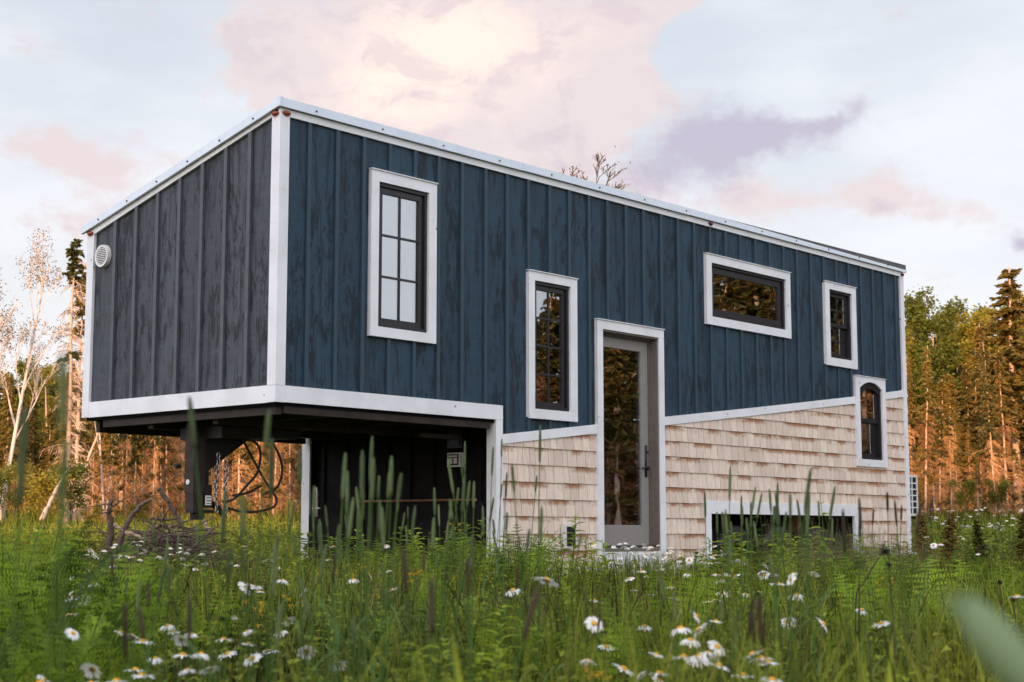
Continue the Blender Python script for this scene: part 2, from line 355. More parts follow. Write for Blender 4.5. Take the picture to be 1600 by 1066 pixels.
# ------------------------------------------------------------------ the tiny house
L, WD, XN = 10.44, 2.6, 2.65
DG = [(2.64, 1.455), (4.01, 1.615), (5.13, 1.75), (6.98, 1.965), (9.106, 2.222), (9.865, 2.32), (10.44, 2.395)]
def dg(x): return float(np.interp(x, [p[0] for p in DG], [p[1] for p in DG]))
def roofz(y, top=4.02): return top - (y/WD)*0.67
house = empty('tiny_house'); tag(house, 'dark blue tiny house with white trim and gooseneck overhang standing in the meadow', 'tiny house')
WIN = dict(  # outer trim x0,x1,z0,z1 ; opening x0,x1,z0,z1
    a=((.988, 1.771, 2.233, 3.633), (1.077, 1.674, 2.317, 3.54)),
    b=((3.0, 3.711, 1.665, 3.033), (3.085, 3.61, 1.755, 2.95)),
    c=((5.918, 7.626, 2.829, 3.589), (6.018, 7.53, 2.918, 3.502)),
    d=((8.413, 9.158, 2.595, 3.595), (8.517, 9.054, 2.691, 3.511)),
    e=((9.091, 9.85, 1.424, 2.519), (9.195, 9.757, 1.511, 2.462)))
DOOR = ((4.02, 5.123, .30, 2.683), (4.108, 5.035, .47, 2.595))
WELL = ((5.858, 9.10, .40, .957), (5.955, 9.0, .0, .822))
HOLES = [w[1] for w in WIN.values()] + [DOOR[1]]
def wallstrip(mb, xs, lo, hi, holes, y):
    xs = sorted(set([round(x, 4) for x in xs]))
    for xa, xb in zip(xs[:-1], xs[1:]):
        xm = (xa+xb)/2; hs = sorted([(h[2], h[3]) for h in holes if h[0]-1e-4 <= xm <= h[1]+1e-4])
        segs = []; cur = None
        for (a, b) in hs:
            segs.append((cur, a)); cur = b
        segs.append((cur, None))
        for (a, b) in segs:
            za, zb = (lo(xa), lo(xb)) if a is None else (max(a, lo(xa)), max(a, lo(xb)))
            ta, tb = (hi(xa), hi(xb)) if b is None else (min(b, hi(xa)), min(b, hi(xb)))
            if ta-za < .004 and tb-zb < .004: continue
            if y == 'fn': continue
            mb.poly([(xa, y, za), (xb, y, zb), (xb, y, max(tb, zb)), (xa, y, max(ta, za))])
hx = [h[i] for h in HOLES for i in (0, 1)]
# upper blue siding with battens
mb = MB(); lo = lambda x: 1.66 if x < XN-.005 else dg(x)
wallstrip(mb, [0.03, XN-.01, XN, L-.02] + hx + [p[0] for p in DG[1:-1]], lo, lambda x: 3.965, HOLES, .026)
def clipz(x0, x1, z0, z1, holes):
    """vertical run split round rectangles"""
    segs = [(z0, z1)]
    for h in holes:
        if x1 > h[0] and x0 < h[1]:
            n = []
            for a, b in segs:
                if h[3] <= a or h[2] >= b: n.append((a, b)); continue
                if h[2] > a: n.append((a, h[2]))
                if h[3] < b: n.append((h[3], b))
            segs = n
    return [s for s in segs if s[1]-s[0] > .02]
OUT = [w[0] for w in WIN.values()] + [DOOR[0]]
rb = random.Random(3)
for k in range(1, 35):
    x = .02 + .3*k + rb.uniform(-.006, .006); z0 = lo(x)+.02
    if x > L-.1: continue
    for a, b in clipz(x-.022, x+.022, z0, 3.93, [(o[0]+.01, o[1]-.01, o[2]+.01, o[3]-.01) for o in OUT]):
        mb.box(x-.019, x+.019, .004, .0255, a, b, 1)
side = mb.build('board_siding', [M['blue'], M['bluebatten']], house)
mb = MB()
mb.poly([(.026, .03, 1.66), (.026, 2.58, 1.66), (.026, 2.58, roofz(2.58, 3.97)), (.026, .03, roofz(.03, 3.97))])
for k in range(1, 9):
    y = .095 + .3025*k - .022
    if y > 2.45: continue
    mb.box(.002, .0255, y-.020, y+.020, 1.70, roofz(y+.02, 3.925), 1)
esid = mb.build('end_siding', [M['charcoal'], M['greybatten']], house); esid['label'] = 'charcoal grey board and batten end wall'
# shingles
def shingles():
    V = []; Fc = []; UV = []; rs = random.Random(5)
    course = [.300 + .1570*i for i in range(15)]
    holes = [(DOOR[0][0]+.01, DOOR[0][1]-.01, DOOR[0][2], DOOR[0][3]), (WELL[0][0]+.01, WELL[0][1]-.02, 0, WELL[0][3]-.01), (WIN['e'][0][0]+.01, WIN['e'][0][1]-.01, WIN['e'][0][2]+.01, 3)]
    for i, z0 in enumerate(course):
        z0c = z0; x = 2.66 - rs.uniform(0, .1)
        while x < 10.36:
            w = rs.uniform(.07, .17); a = max(x, 2.655); b = min(x+w-.006, 10.37); x += w
            if b-a < .01: continue
            zb = z0c + rs.uniform(-.0018, .0018); zt = z0c + .165; top = min(dg(a), dg(b)) - .0
            ze = min(zt, dg((a+b)/2)+.005)
            if ze - zb < .01: continue
            parts = [(a, b)]; zb0, ze0 = zb, ze
            for h in holes:
                n = []
                for (p, q) in parts:
                    if ze <= h[2]+.012 or zb >= h[3]-.012 or False or q <= h[0] or p >= h[1]: n.append((p, q)); continue
                    if (h is holes[1] and zb < h[3] < ze-.02) or (h is holes[2] and zb < h[2]-.02 and ze > h[2]): n.append((max(p, h[0]), min(q, h[1])))
                    if p < h[0]: n.append((p, h[0]))
                    if q > h[1]: n.append((h[1], q))
                parts = n
            r = rs.random(); th = rs.uniform(.0, .003)
            for (p, q) in parts:
                if q-p < .006: continue
                zb, ze = zb0, ze0
                for hh in holes[1:]:
                    if q > hh[0]+.001 and p < hh[1]-.001:
                        if hh is holes[1]: zb = max(zb, hh[3])
                        else: ze = min(ze, hh[2])
                if ze-zb < .008: continue
                fr = (ze-zb)/.165; yb = .009 - th; yt = .012 + .009*fr
                n = len(V)
                V += [(p, yb, zb), (q, yb, zb), (q, yt, ze), (p, yt, ze), (p, .027, zb), (q, .027, zb), (q, .03, ze), (p, .03, ze)]
                UV += [(r, 0, 0), (r, 0, 0), (r, fr, 0), (r, fr, 0)]*2
                Fc += [(n, n+1, n+2, n+3), (n+4, n+5, n+1, n), (n+1, n+5, n+6, n+2), (n+4, n, n+3, n+7)]
    V = np.array(V); Fc = np.array(Fc); UV = np.array(UV, np.float32); cx = V[Fc].mean(1)[:, 0]
    for sel in (cx < DOOR[0][0]+.2, cx >= DOOR[0][0]+.2):
        f = Fc[sel]; u, inv = np.unique(f.ravel(), return_inverse=True)
        me = npmesh('shingle_siding', V[u], [inv.reshape(-1, 4)], M['shingle'])
        at = me.attributes.new('uvs', 'FLOAT_VECTOR', 'POINT'); at.data.foreach_set('vector', UV[u].ravel()); link('shingle_siding', me, house)
shingles()
# sheathing behind the shingles, floor, back and far walls
mb = MB()
wallstrip(mb, [XN, WELL[1][0], WELL[1][1], L-.02] + [v for v in hx if v > XN], lambda x: .84 if WELL[1][0] <= x <= WELL[1][1] else .30, lambda x: dg(x)+.02, HOLES, .034)
for (o, y0) in [(h, .036) for h in HOLES]:   # reveals
    d = .17
    x0, x1, z0, z1 = o
    mb.poly([(x0, y0, z0), (x0, y0+d, z0), (x0, y0+d, z1), (x0, y0, z1)]); mb.poly([(x1, y0, z0), (x1, y0+d, z0), (x1, y0+d, z1), (x1, y0, z1)])
    mb.poly([(x0, y0, z0), (x1, y0, z0), (x1, y0+d, z0), (x0, y0+d, z0)]); mb.poly([(x0, y0, z1), (x1, y0, z1), (x1, y0+d, z1), (x0, y0+d, z1)])
mb.build('wall_sheathing', M['jamb'], house)
mb = MB(); mb.poly([(0.03, WD-.03, 1.66), (XN, WD-.03, 1.66), (XN, WD-.03, .3), (L-.03, WD-.03, .3), (L-.03, WD-.03, 3.36), (.03, WD-.03, 3.36)])
mb.poly([(L-.03, .03, .3), (L-.03, WD-.03, .3), (L-.03, WD-.03, 3.36), (L-.03, .03, 3.98)])
mb.build('rear_walls', M['charcoal'], house)
# interior (wood lined room)
mb = MB(); x0, x1, y0, y1 = .12, L-.12, .22, WD-.12
mb.poly([(x0, y1, 1.72), (x1, y1, 1.72), (x1, y1, 3.3), (x0, y1, 3.3)]); mb.poly([(2.75, y1, .5), (x1, y1, .5), (x1, y1, 1.72), (2.75, y1, 1.72)])
mb.poly([(x0, .05, 3.88), (x1, .05, 3.88), (x1, y1, 3.25), (x0, y1, 3.25)]); mb.poly([(2.75, .05, .48), (x1, .05, .48), (x1, y1, .48), (2.75, y1, .48)])
mb.poly([(x0, .05, 1.72), (2.75, .05, 1.72), (2.75, y1, 1.72), (x0, y1, 1.72)]); mb.poly([(2.75, .05, .48), (2.75, y1, .48), (2.75, y1, 1.72), (2.75, .05, 1.72)])
mb.poly([(x0, .05, 1.72), (x0, y1, 1.72), (x0, y1, 3.4), (x0, .05, 3.9)]); mb.poly([(x1, .05, .48), (x1, y1, .48), (x1, y1, 3.4), (x1, .05, 3.9)])
for xx in (2.9, 5.5, 8.2): mb.box(xx, xx+.08, .3, 1.6, .5, 2.9)
mb.box(5.3, 8.0, 1.9, 2.4, .5, 1.4); mb.box(5.3, 8.0, 1.9, 2.4, 2.0, 2.05)
mb.build('interior_lining', M['wood'], house)
# roof, flashing
mb = MB()
def slab(xa, xb, ya, yb, topa, thick, mi=0):
    return [(xa, ya, roofz(ya, topa)-thick), (xb, ya, roofz(ya, topa)-thick), (xb, yb, roofz(yb, topa)-thick), (xa, yb, roofz(yb, topa)-thick),
            (xa, ya, roofz(ya, topa)), (xb, ya, roofz(ya, topa)), (xb, yb, roofz(yb, topa)), (xa, yb, roofz(yb, topa))]
mb.hexa(slab(.0, L+.03, .0, WD+.05, 4.017, .05)); roof = mb.build('roof', M['roof'], house)
MB().hexa([(5.8, -.020, 4.0), (L+.038, -.020, 3.97), (L+.038, .3, 3.94), (5.8, .3, 3.92), (5.8, -.020, 4.019), (L+.038, -.020, 4.052), (L+.038, .3, 3.975), (5.8, .3, 3.945)]).build('dark_reflection_wedge', M['roof'], house)  # added dark wedge, imitates the darker reflection on the far flashing
mb = MB()
def ft(x): return float(np.interp(x, [0, 5.6, L+.04], [4.028, 4.024, 3.985]))   # front flashing, cut lower towards the far end to bare the dark reflection wedge
xs = [-.028, 2.9, 2.903, 5.6, 5.603, 8.2, 8.203, L+.04]
for xa, xb in ((-.028, 2.9), (2.904, 5.6), (5.604, 8.2), (8.204, L+.04)):
    mb.hexa([(xa, -.030, 3.955), (xb, -.030, 3.952), (xb, -.004, 3.952), (xa, -.004, 3.955), (xa, -.030+.004, ft(xa)), (xb, -.030+.004, ft(xb)), (xb, -.002, ft(xb)+.003), (xa, -.002, ft(xa)+.003)])
fl = mb.build('roof_flashing', M['flash'], house)
mb = MB()
for ya, yb in ((-.0295, WD+.06),):
    mb.hexa([(-.030, ya, roofz(ya, 3.955)), (-.004, ya, roofz(ya, 3.955)), (-.004, yb, roofz(yb, 3.955)), (-.030, yb, roofz(yb, 3.955)),
             (-.027, ya, roofz(ya, 4.026)), (-.004, ya, roofz(ya, 4.029)), (-.004, yb, roofz(yb, 4.029)), (-.027, yb, roofz(yb, 4.026))])
mb.build('roof_flashing', M['flash'], house)
for k in range(14):
    MB().lathe([(0.0, -.004), (.008, -.004), (.008, .003)], (.35+.74*k, -.031, 3.985), 'y', 8).build('screw', M['blacksteel'], fl)
for k in range(6):
    y = .3+.42*k; MB().lathe([(0.0, -.004), (.008, -.004), (.008, .003)], (-.031, y, roofz(y, 3.985)), 'x', 8).build('screw', M['blacksteel'], fl)
# white boards
def board(name, f): mb = MB(); f(mb); return mb.build(name, M['trim'], house)
board('corner_board', lambda m: (m.box(0, .098, 0, .024, 1.757, 3.953), m.box(0, .024, .0245, .101, 1.757, 3.93), m.box(.0, .098, .0, .024, 1.625, 1.755), m.box(0, .024, .0245, .101, 1.625, 1.7545)))
board('corner_board', lambda m: m.hexa([(0, 2.502, 1.625), (.03, 2.502, 1.625), (.03, WD, 1.625), (0, WD, 1.625), (0, 2.502, roofz(2.5, 3.95)), (.03, 2.502, roofz(2.5, 3.95)), (.03, WD, roofz(WD, 3.95)), (0, WD, roofz(WD, 3.95))]))
board('corner_board', lambda m: (m.box(L-.092, L, -.001, .03, .36, 3.95), m.box(L-.026, L, .0305, .1, .36, 3.93)))
board('frieze_board', lambda m: m.box(.0985, L-.0925, .001, .024, 3.893, 3.951))
board('frieze_board', lambda m: m.hexa([(.001, .1015, roofz(.1, 3.918)), (.024, .1015, roofz(.1, 3.918)), (.024, 2.5, roofz(2.5, 3.90)), (.001, 2.5, roofz(2.5, 3.90)),
                                        (.001, .1015, roofz(.1, 3.954)), (.024, .1015, roofz(.1, 3.954)), (.024, 2.5, roofz(2.5, 3.954)), (.001, 2.5, roofz(2.5, 3.954))]))
board('base_board', lambda m: m.box(.0985, XN, -.001, .024, 1.627, 1.757))
board('base_board', lambda m: m.box(.001, .024, .1015, 2.5, 1.622, 1.757))
board('corner_board', lambda m: (m.box(2.56, XN-.001, .0, .0245, .36, 1.625), m.box(2.56, 2.584, .025, .115, .36, 1.60)))
board('corner_board', lambda m: (m.box(2.56, XN, WD-.025, WD, .36, 1.60), m.box(2.56, 2.584, WD-.115, WD-.0255, .36, 1.60)))
def diag(m, xa, xb):
    n = 8
    for i in range(n):
        p, q = xa+(xb-xa)*i/n, xa+(xb-xa)*(i+1)/n
        m.hexa([(p, .0, dg(p)-.043), (q, .0, dg(q)-.043), (q, .026, dg(q)-.043), (p, .026, dg(p)-.043), (p, .0, dg(p)+.043), (q, .0, dg(q)+.043), (q, .026, dg(q)+.043), (p, .026, dg(p)+.043)])
board('diagonal_board', lambda m: diag(m, XN+.001, DOOR[0][0]-.001))
board('diagonal_board', lambda m: diag(m, DOOR[0][1]+.001, WIN['e'][0][0]-.001))
board('diagonal_board', lambda m: diag(m, WIN['e'][0][1]+.001, L-.093))
board('skirt_board', lambda m: m.box(XN, DOOR[0][0]-.002, -.004, .03, .20, .302))
board('skirt_board', lambda m: (m.box(DOOR[0][0]-.001, DOOR[0][1]+.001, -.006, .03, .20, .44), m.box(DOOR[0][1]+.002, WELL[0][0], -.004, .03, .20, .302)))
board('wheel_well_trim', lambda m: (m.box(WELL[0][0], WELL[0][1], -.002, .03, .823, .957), m.box(WELL[0][0], WELL[1][0], -.002, .03, .25, .822), m.box(WELL[1][1], WELL[0][1], -.002, .03, .25, .822)))
# windows
def casing(m, o, i, y0=-.012, y1=.026):
    m.box(o[0], o[1], y0, y1, i[3], o[3]); m.box(o[0], o[1], y0, y1, o[2], i[2])
    m.box(o[0], i[0], y0, y1, i[2]+.0005, i[3]-.0005); m.box(i[1], o[1], y0, y1, i[2]+.0005, i[3]-.0005)
    m.box(o[0]-.006, o[1]+.006, y0-.012, y1, o[3], o[3]+.008)
def framebars(m, x0, x1, z0, z1, w, y0, y1, wb=None):
    wb = wb or w
    m.box(x0, x1, y0, y1, z1-w, z1); m.box(x0, x1, y0, y1, z0, z0+wb)
    m.box(x0, x0+w, y0, y1, z0+wb, z1-w); m.box(x1-w, x1, y0, y1, z0+wb, z1-w)
def window(key, cols, rows, hung=False, arch=False, sash=.05, lab=None):
    o, i = WIN[key]; x0, x1, z0, z1 = i
    m = MB()
    if not arch: casing(m, o, i)
    else:
        m.box(o[0], o[1], -.012, .026, o[2], z0); m.box(o[0], x0, -.012, .026, z0+.0005, o[3]); m.box(x1, o[1], -.012, .026, z0+.0005, o[3])
        sp = z1-.085; n = 14; R = ((x1-x0)**2/4+.085**2)/(2*.085); cxx = (x0+x1)/2
        az_ = lambda x: z1 - R + math.sqrt(max(R*R-(x-cxx)**2, 0))
        for k in range(n):
            a, b = x0+(x1-x0)*k/n, x0+(x1-x0)*(k+1)/n
            m.hexa([(a, -.012, az_(a)), (b, -.012, az_(b)), (b, .12, az_(b)), (a, .12, az_(a)), (a, -.012, o[3]-.001), (b, -.012, o[3]-.001), (b, .12, o[3]-.001), (a, .12, o[3]-.001)])
        m.box(o[0]-.006, o[1]+.006, -.024, .026, o[3], o[3]+.008)
    w = m.build('window', M['trim'], house)
    if lab: w['label'] = lab
    m = MB(); framebars(m, x0+.001, x1-.001, z0+.001, z1-.001, .028, .012, .11)
    yg = .062; a0, a1, c0, c1 = x0+.03, x1-.03, z0+.03, z1-.03
    glass = []
    def sashf(p0, p1, q0, q1, ya, yb, cols, rows):
        framebars(m, p0, p1, q0, q1, sash, ya, yb, sash)
        u0, u1, v0, v1 = p0+sash, p1-sash, q0+sash, q1-sash
        for k in range(1, cols): xx = u0+(u1-u0)*k/cols; m.box(xx-.009, xx+.009, ya+.008, yb-.002, v0, v1)
        for k in range(1, rows): zz = v0+(v1-v0)*k/rows; m.box(u0, u1, ya+.0075, yb-.0025, zz-.009, zz+.009)
        glass.append((u0, u1, v0, v1, (ya+yb)/2))
    if hung:
        mid = (c0+c1)/2; sashf(a0, a1, mid-.02, c1, .04, .068, *hung[0]); sashf(a0, a1, c0, mid+.02, .07, .098, *hung[1])
    else: sashf(a0, a1, c0, c1, .035, .072, cols, rows)
    if arch:
        sp = z1-.085; n = 12
        for k in range(n):
            a, b = x0+.001+(x1-x0-.002)*k/n, x0+.001+(x1-x0-.002)*(k+1)/n; 
            m.hexa([(a, .02, az_(a)-.075), (b, .02, az_(b)-.075), (b, .039, az_(b)-.075), (a, .039, az_(a)-.075), (a, .02, az_(a)), (b, .02, az_(b)), (b, .039, az_(b)), (a, .039, az_(a))])
    m.build('frame', M['black'], w)
    for (u0, u1, v0, v1, y) in glass: MB().box(u0-.004, u1+.004, y-.002, y+.002, v0-.004, v1+.004).build('pane', M['glass'], w)
    # wood lining seen at the inner right of the opening
    MB().box(x1-.06, x1-.03, .12, .20, z0+.04, z1-.04).build('inner_jamb', M['wood'], w)
    return w
wa = window('a', 2, 3, sash=.052, lab='tall six-pane window with white casing, highest and nearest the corner')
MB().box(1.11, 1.60, .112, .116, 2.35, 3.50).build('pane_brightener', M['trim'], wa)  # white sheet added behind the glass only to brighten these panes
window('b', 2, 4, sash=.045, lab='narrow eight-pane window left of the door')
window('c', 1, 1, sash=.07, lab='wide single-pane window under the roof')
window('d', 2, 4, hung=((2, 2), (2, 2)), sash=.04, lab='small double-hung window at the far end under the roof')
window('e', 1, 1, hung=((1, 1), (1, 1)), arch=True, sash=.05, lab='arched double-hung window across the diagonal trim')
# door
o, i = DOOR; x0, x1, z0, z1 = i
m = MB(); m.box(o[0], o[1], -.012, .026, z1, o[3]); m.box(o[0], x0, -.012, .026, o[2], z1-.0005); m.box(x1, o[1], -.012, .026, o[2], z1-.0005); m.box(o[0]-.006, o[1]+.006, -.024, .026, o[3], o[3]+.008)
door = m.build('door', M['trim'], house); door['label'] = 'full-glass grey door in white casing'
m = MB()
for k, (a, b) in enumerate(((.0, .05), (.05, .085), (.085, .14))):
    t = .018+.014*k; m.box(x0+.001, x1-.001, a+.001, b, z1-t, z1-.001); m.box(x0+.001, x0+t, a+.001, b, z0, z1-t-.0005); m.box(x1-t, x1-.001, a+.001, b, z0, z1-t-.0005)
m.box(x0+.02, x1-.02, .0, .14, z0-.03, z0+.012)
m.build('door_jamb', M['jamb'], door)
lx0, lx1, lz0, lz1 = x0+.035, x1-.05, z0+.02, z1-.05
m = MB(); m.box(lx0, lx1, .10, .142, lz1-.10, lz1); m.box(lx0, lx1, .10, .142, lz0, lz0+.21)
m.box(lx0, lx0+.07, .1005, .1415, lz0+.21, lz1-.10); m.box(lx1-.115, lx1, .1005, .1415, lz0+.21, lz1-.10)
m.build('door_leaf', M['doorgrey'], door)
MB().box(lx0+.06, lx1-.11, .115, .125, lz0+.2, lz1-.09).build('door_glass', M['glass'], door)
m = MB(); m.sm = True; hxp = lx1-.045
m.box(hxp-.018, hxp+.018, .093, .0995, 1.18, 1.50); m.lathe([(0, -.03), (.02, -.03), (.022, 0)], (hxp, .093, 1.27), 'y', 12)
m.tube([(hxp, .06, 1.27), (hxp-.01, .052, 1.272), (hxp-.06, .05, 1.275), (hxp-.11, .055, 1.265), (hxp-.125, .06, 1.262)], [.011, .012, .010, .009, .007], 8)
m.tube([(hxp, .09, 1.43), (hxp, .07, 1.43)], .013, 10)
m.build('door_handle', M['black'], door)
# underside, gooseneck frame
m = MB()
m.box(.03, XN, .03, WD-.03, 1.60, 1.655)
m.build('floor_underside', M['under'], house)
m = MB(); m.box(.06, .12, .06, 2.36, 1.535, 1.60); m.box(.1205, 2.52, .035, .085, 1.545, 1.60); m.box(.1205, 2.52, 2.50, 2.55, 1.50, 1.598)
for y in (.85, 1.72): m.box(.125, 2.6, y, y+.07, 1.50, 1.598)
for x in (.6, 1.1, 1.6, 2.1): m.box(x, x+.05, .09, 2.49, 1.545, 1.597)
m.box(2.0, 2.5, .40, .46, 1.46, 1.5)
m.build('gooseneck_frame', M['steel'], house)
m = MB(); m.hexa([(.30, 1.02, 1.40), (1.15, 1.02, 1.43), (1.15, 1.58, 1.43), (.30, 1.58, 1.40), (.30, 1.02, 1.499), (1.15, 1.02, 1.499), (1.15, 1.58, 1.499), (.30, 1.58, 1.499)])
# gusset side plates
for y in (1.255, 1.33):
    m.hexa([(.305, y, 1.12), (.36, y, 1.14), (.36, y+.012, 1.14), (.305, y+.012, 1.12), (.305, y, 1.43), (.80, y, 1.43), (.80, y+.012, 1.43), (.305, y+.012, 1.43)])
m.build('gusset', M['blacksteel'], house)
m = MB(); m.box(.19, .305, 1.24, 1.36, .95, 1.53); m.box(.196, .299, 1.246, 1.354, .812, .9495); hp = m.build('hitch_post', M['steel'], house)
m = MB(); m.box(.306, .38, 1.235, 1.365, .83, 1.02); m.box(.20, .42, 1.25, 1.35, .785, .812); m.lathe([(.0, 0), (.055, 0), (.06, .05), (.03, .06)], (.28, 1.30, .73), 'z', 14)
m.box(.306, .37, 1.27, 1.33, 1.02, 1.35); m.tube([(.38, 1.28, .88), (.46, 1.27, .84), (.52, 1.26, .77)], [.025, .03, .022], 8)
m.lathe([(0, -.05), (.02, -.05), (.02, 0)], (.15, 1.37, 1.17), 'x', 10)
m.build('coupler', M['blacksteel'], house)
m = MB(); m.lathe([(0, -.006), (.022, -.004), (.022, .006)], (.186, 1.31, 1.04), 'x', 14); m.build('bolt_cap', M['plastic'], hp)
m = MB(); m.box(.312, .372, 1.2285, 1.2345, .85, .93); m.build('sticker', M['label'], hp)
m = MB()
for z in (.86, .885, .91): m.box(.318, .366, 1.2265, 1.2284, z, z+.006)
m.build('sticker_print', M['ink'], hp)
def chain(x, y, z0, z1, seed):
    m = MB(); rr = random.Random(seed); n = int((z1-z0)/.038); m.sm = True
    for k in range(n):
        c = Vector((x+.012*math.sin(k*.5+seed), y, z1-.038*(k+.5))); a = (k % 2)*PI/2 + rr.uniform(-.2, .2); pts = []
        for t in range(13):
            u = 2*PI*t/12; w = .014*math.cos(u); h = .027*math.sin(u); pts.append(c+Vector((w*math.cos(a), w*math.sin(a), h)))
        m.tube(pts, .0045, 6, cap=False)
    return m
chain(.40, 1.20, .76, 1.28, 1).build('safety_chain', M['chrome'], house); chain(.47, 1.16, .74, 1.18, 2).build('safety_chain', M['chrome'], house); chain(.51, 1.22, .80, 1.25, 3).build('safety_chain', M['chrome'], house)
def curve(pts, n=24):
    pts = [Vector(p) for p in pts]; out = []
    for i in range(len(pts)-1):
        p0, p1, p2, p3 = pts[max(i-1, 0)], pts[i], pts[i+1], pts[min(i+2, len(pts)-1)]
        for k in range(n//len(pts)+2):
            t = k/(n//len(pts)+2); out.append(.5*((2*p1)+(-p0+p2)*t+(2*p0-5*p1+4*p2-p3)*t*t+(-p0+3*p1-3*p2+p3)*t**3))
    out.append(pts[-1]); return out
for q in ([(.62, 1.15, 1.44), (.90, 1.12, 1.40), (1.02, 1.1, 1.2), (.98, 1.1, 1.02), (.85, 1.1, .96)],
          [(.60, 1.17, 1.43), (.78, 1.13, 1.36), (.76, 1.1, 1.15), (.62, 1.1, 1.0), (.50, 1.1, .90), (.42, 1.15, .88)],
          [(.62, 1.16, 1.42), (.72, 1.13, 1.25), (.82, 1.1, 1.08), (.96, 1.1, .92), (.93, 1.1, .84), (.75, 1.1, .80), (.60, 1.12, .80), (.48, 1.16, .83)],
          [(.80, 1.1, 1.02), (.66, 1.1, .96), (.52, 1.14, .93)]):
    m = MB(); m.sm = True; m.tube(curve(q, 40), .011, 7); m.build('hose', M['rubber'], house)
# front wall of the trailer body under the overhang
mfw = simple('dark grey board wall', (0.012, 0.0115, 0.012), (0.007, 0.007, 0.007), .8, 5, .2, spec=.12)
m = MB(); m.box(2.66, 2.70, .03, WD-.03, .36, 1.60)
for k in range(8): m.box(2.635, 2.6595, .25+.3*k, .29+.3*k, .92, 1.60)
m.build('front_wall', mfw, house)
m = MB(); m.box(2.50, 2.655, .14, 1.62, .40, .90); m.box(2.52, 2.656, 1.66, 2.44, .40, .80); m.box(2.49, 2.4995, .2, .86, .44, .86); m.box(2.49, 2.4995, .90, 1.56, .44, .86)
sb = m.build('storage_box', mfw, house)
m = MB(); m.tube([(2.47, .16, .915), (2.47, 1.66, .918)], .012, 8); m.build('copper_pipe', M['copper'], house)
m = MB(); m.box(2.58, 2.63, .46, .62, 1.22, 1.35); db = m.build('disconnect_box', M['label'], house)
m = MB(); m.box(2.574, 2.5795, .475, .605, 1.235, 1.335); m.build('print', M['ink'], db)
m = MB(); m.box(2.570, 2.5735, .49, .53, 1.25, 1.30); m.box(2.570, 2.5735, .55, .595, 1.25, 1.30); m.box(2.570, 2.5735, .49, .595, 1.308, 1.325); m.build('print_panel', M['label'], db)
m = MB(); m.box(2.56, 2.64, .42, .60, 1.39, 1.56); mt_ = m.build('meter', M['black'], house)
m = MB(); m.box(2.552, 2.5595, .45, .56, 1.42, 1.49); m.build('meter_face', M['bluedial'], mt_)
m = MB(); m.box(2.45, 2.60, .30, .75, 1.565, 1.598); m.build('conduit', M['blacksteel'], house)
m = MB(); m.sm = True; m.tube([(2.50, 2.30, .78), (2.50, 2.30, 1.02), (2.52, 2.33, 1.06)], .012, 8); m.tube([(2.49, 2.24, .86), (2.49, 2.35, .86)], .010, 8); m.build('spigot', M['plastic'], house)
m = MB(); m.tube([(2.44, 1.45, .40), (2.44, 1.45, .70)], .045, 12); m.tube([(2.44, 1.45, .70), (2.44, 1.45, .80)], [.03, .02], 10); m.build('jack_leg', M['blacksteel'], house)
# chassis, wheels
m = MB(); m.box(2.7, L-.05, .12, .20, .34, .48); m.box(2.7, L-.05, WD-.2, WD-.12, .34, .48)
for x in (2.9, 4.2, 5.6, 9.3): m.box(x, x+.08, .2, WD-.2, .36, .47)
m.box(2.72, L-.04, .04, WD-.04, .481, .50)
m.build('chassis', M['blacksteel'], house)
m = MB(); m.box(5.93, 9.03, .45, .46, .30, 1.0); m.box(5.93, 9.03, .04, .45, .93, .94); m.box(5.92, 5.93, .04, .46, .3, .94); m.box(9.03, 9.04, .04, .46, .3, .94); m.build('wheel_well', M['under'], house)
MB().tube([(6.0, .30, .62), (7.0, .30, .58), (7.5, .30, .60), (8.0, .30, .58), (8.95, .30, .62)], .03, 8).build('leaf_spring', M['blacksteel'], house)
for x in (6.62, 7.50, 8.38):
    zc = .34; m = MB(); m.sm = True
    m.lathe([(.20, .0), (.24, -.01), (.33, -.005), (.365, .02), (.37, .06), (.37, .17), (.365, .21), (.33, .235), (.2, .23)], (x, .12, zc), 'y', 40); wh = m.build('wheel', M['rubber'], house)
    m = MB(); m.sm = True; m.lathe([(.0, .03), (.05, .02), (.055, .035), (.10, .045), (.13, .06), (.185, .03), (.20, .0), (.205, .005)], (x, .115, zc), 'y', 32)
    for k in range(8): a = k*PI/4; m.lathe([(0, -.015), (.012, -.012), (.012, .02)], (x+.08*math.cos(a), .15, zc+.08*math.sin(a)), 'y', 8)
    m.build('rim', M['chrome'], wh)
# vent, marker lamps, inlet, heat pump
m = MB(); m.sm = False
vc = (.0, 2.363, 3.04); m.lathe([(.0, .006), (.075, .006)], vc, 'x', 32, 1); m.lathe([(.075, .006), (.078, -.012), (.098, -.014), (.102, .024)], vc, 'x', 32)
for k in range(9):
    zz = -.064+.016*k; w = math.sqrt(max(.078**2-zz*zz, 0)); m.box(-.012, .003, vc[1]-w, vc[1]+w, vc[2]+zz-.0035, vc[2]+zz+.0035)
m.build('wall_vent', [M['plastic'], M['black']], house)
def marker(c, ax, mat, sc=1.0):
    m = MB(); m.sm = True; m.lathe([(0, -.028), (.014, -.026), (.024, -.016), (.028, 0)], c, ax, 14)
    if ax == 'y': 
        for i, v in enumerate(m.v): m.v[i] = (c[0]+(v[0]-c[0])*1.5*sc, v[1], c[2]+(v[2]-c[2])*.8*sc)
    else:
        for i, v in enumerate(m.v): m.v[i] = (v[0], c[1]+(v[1]-c[1])*1.5*sc, c[2]+(v[2]-c[2])*.8*sc)
    m.build('marker_lamp', mat, house)
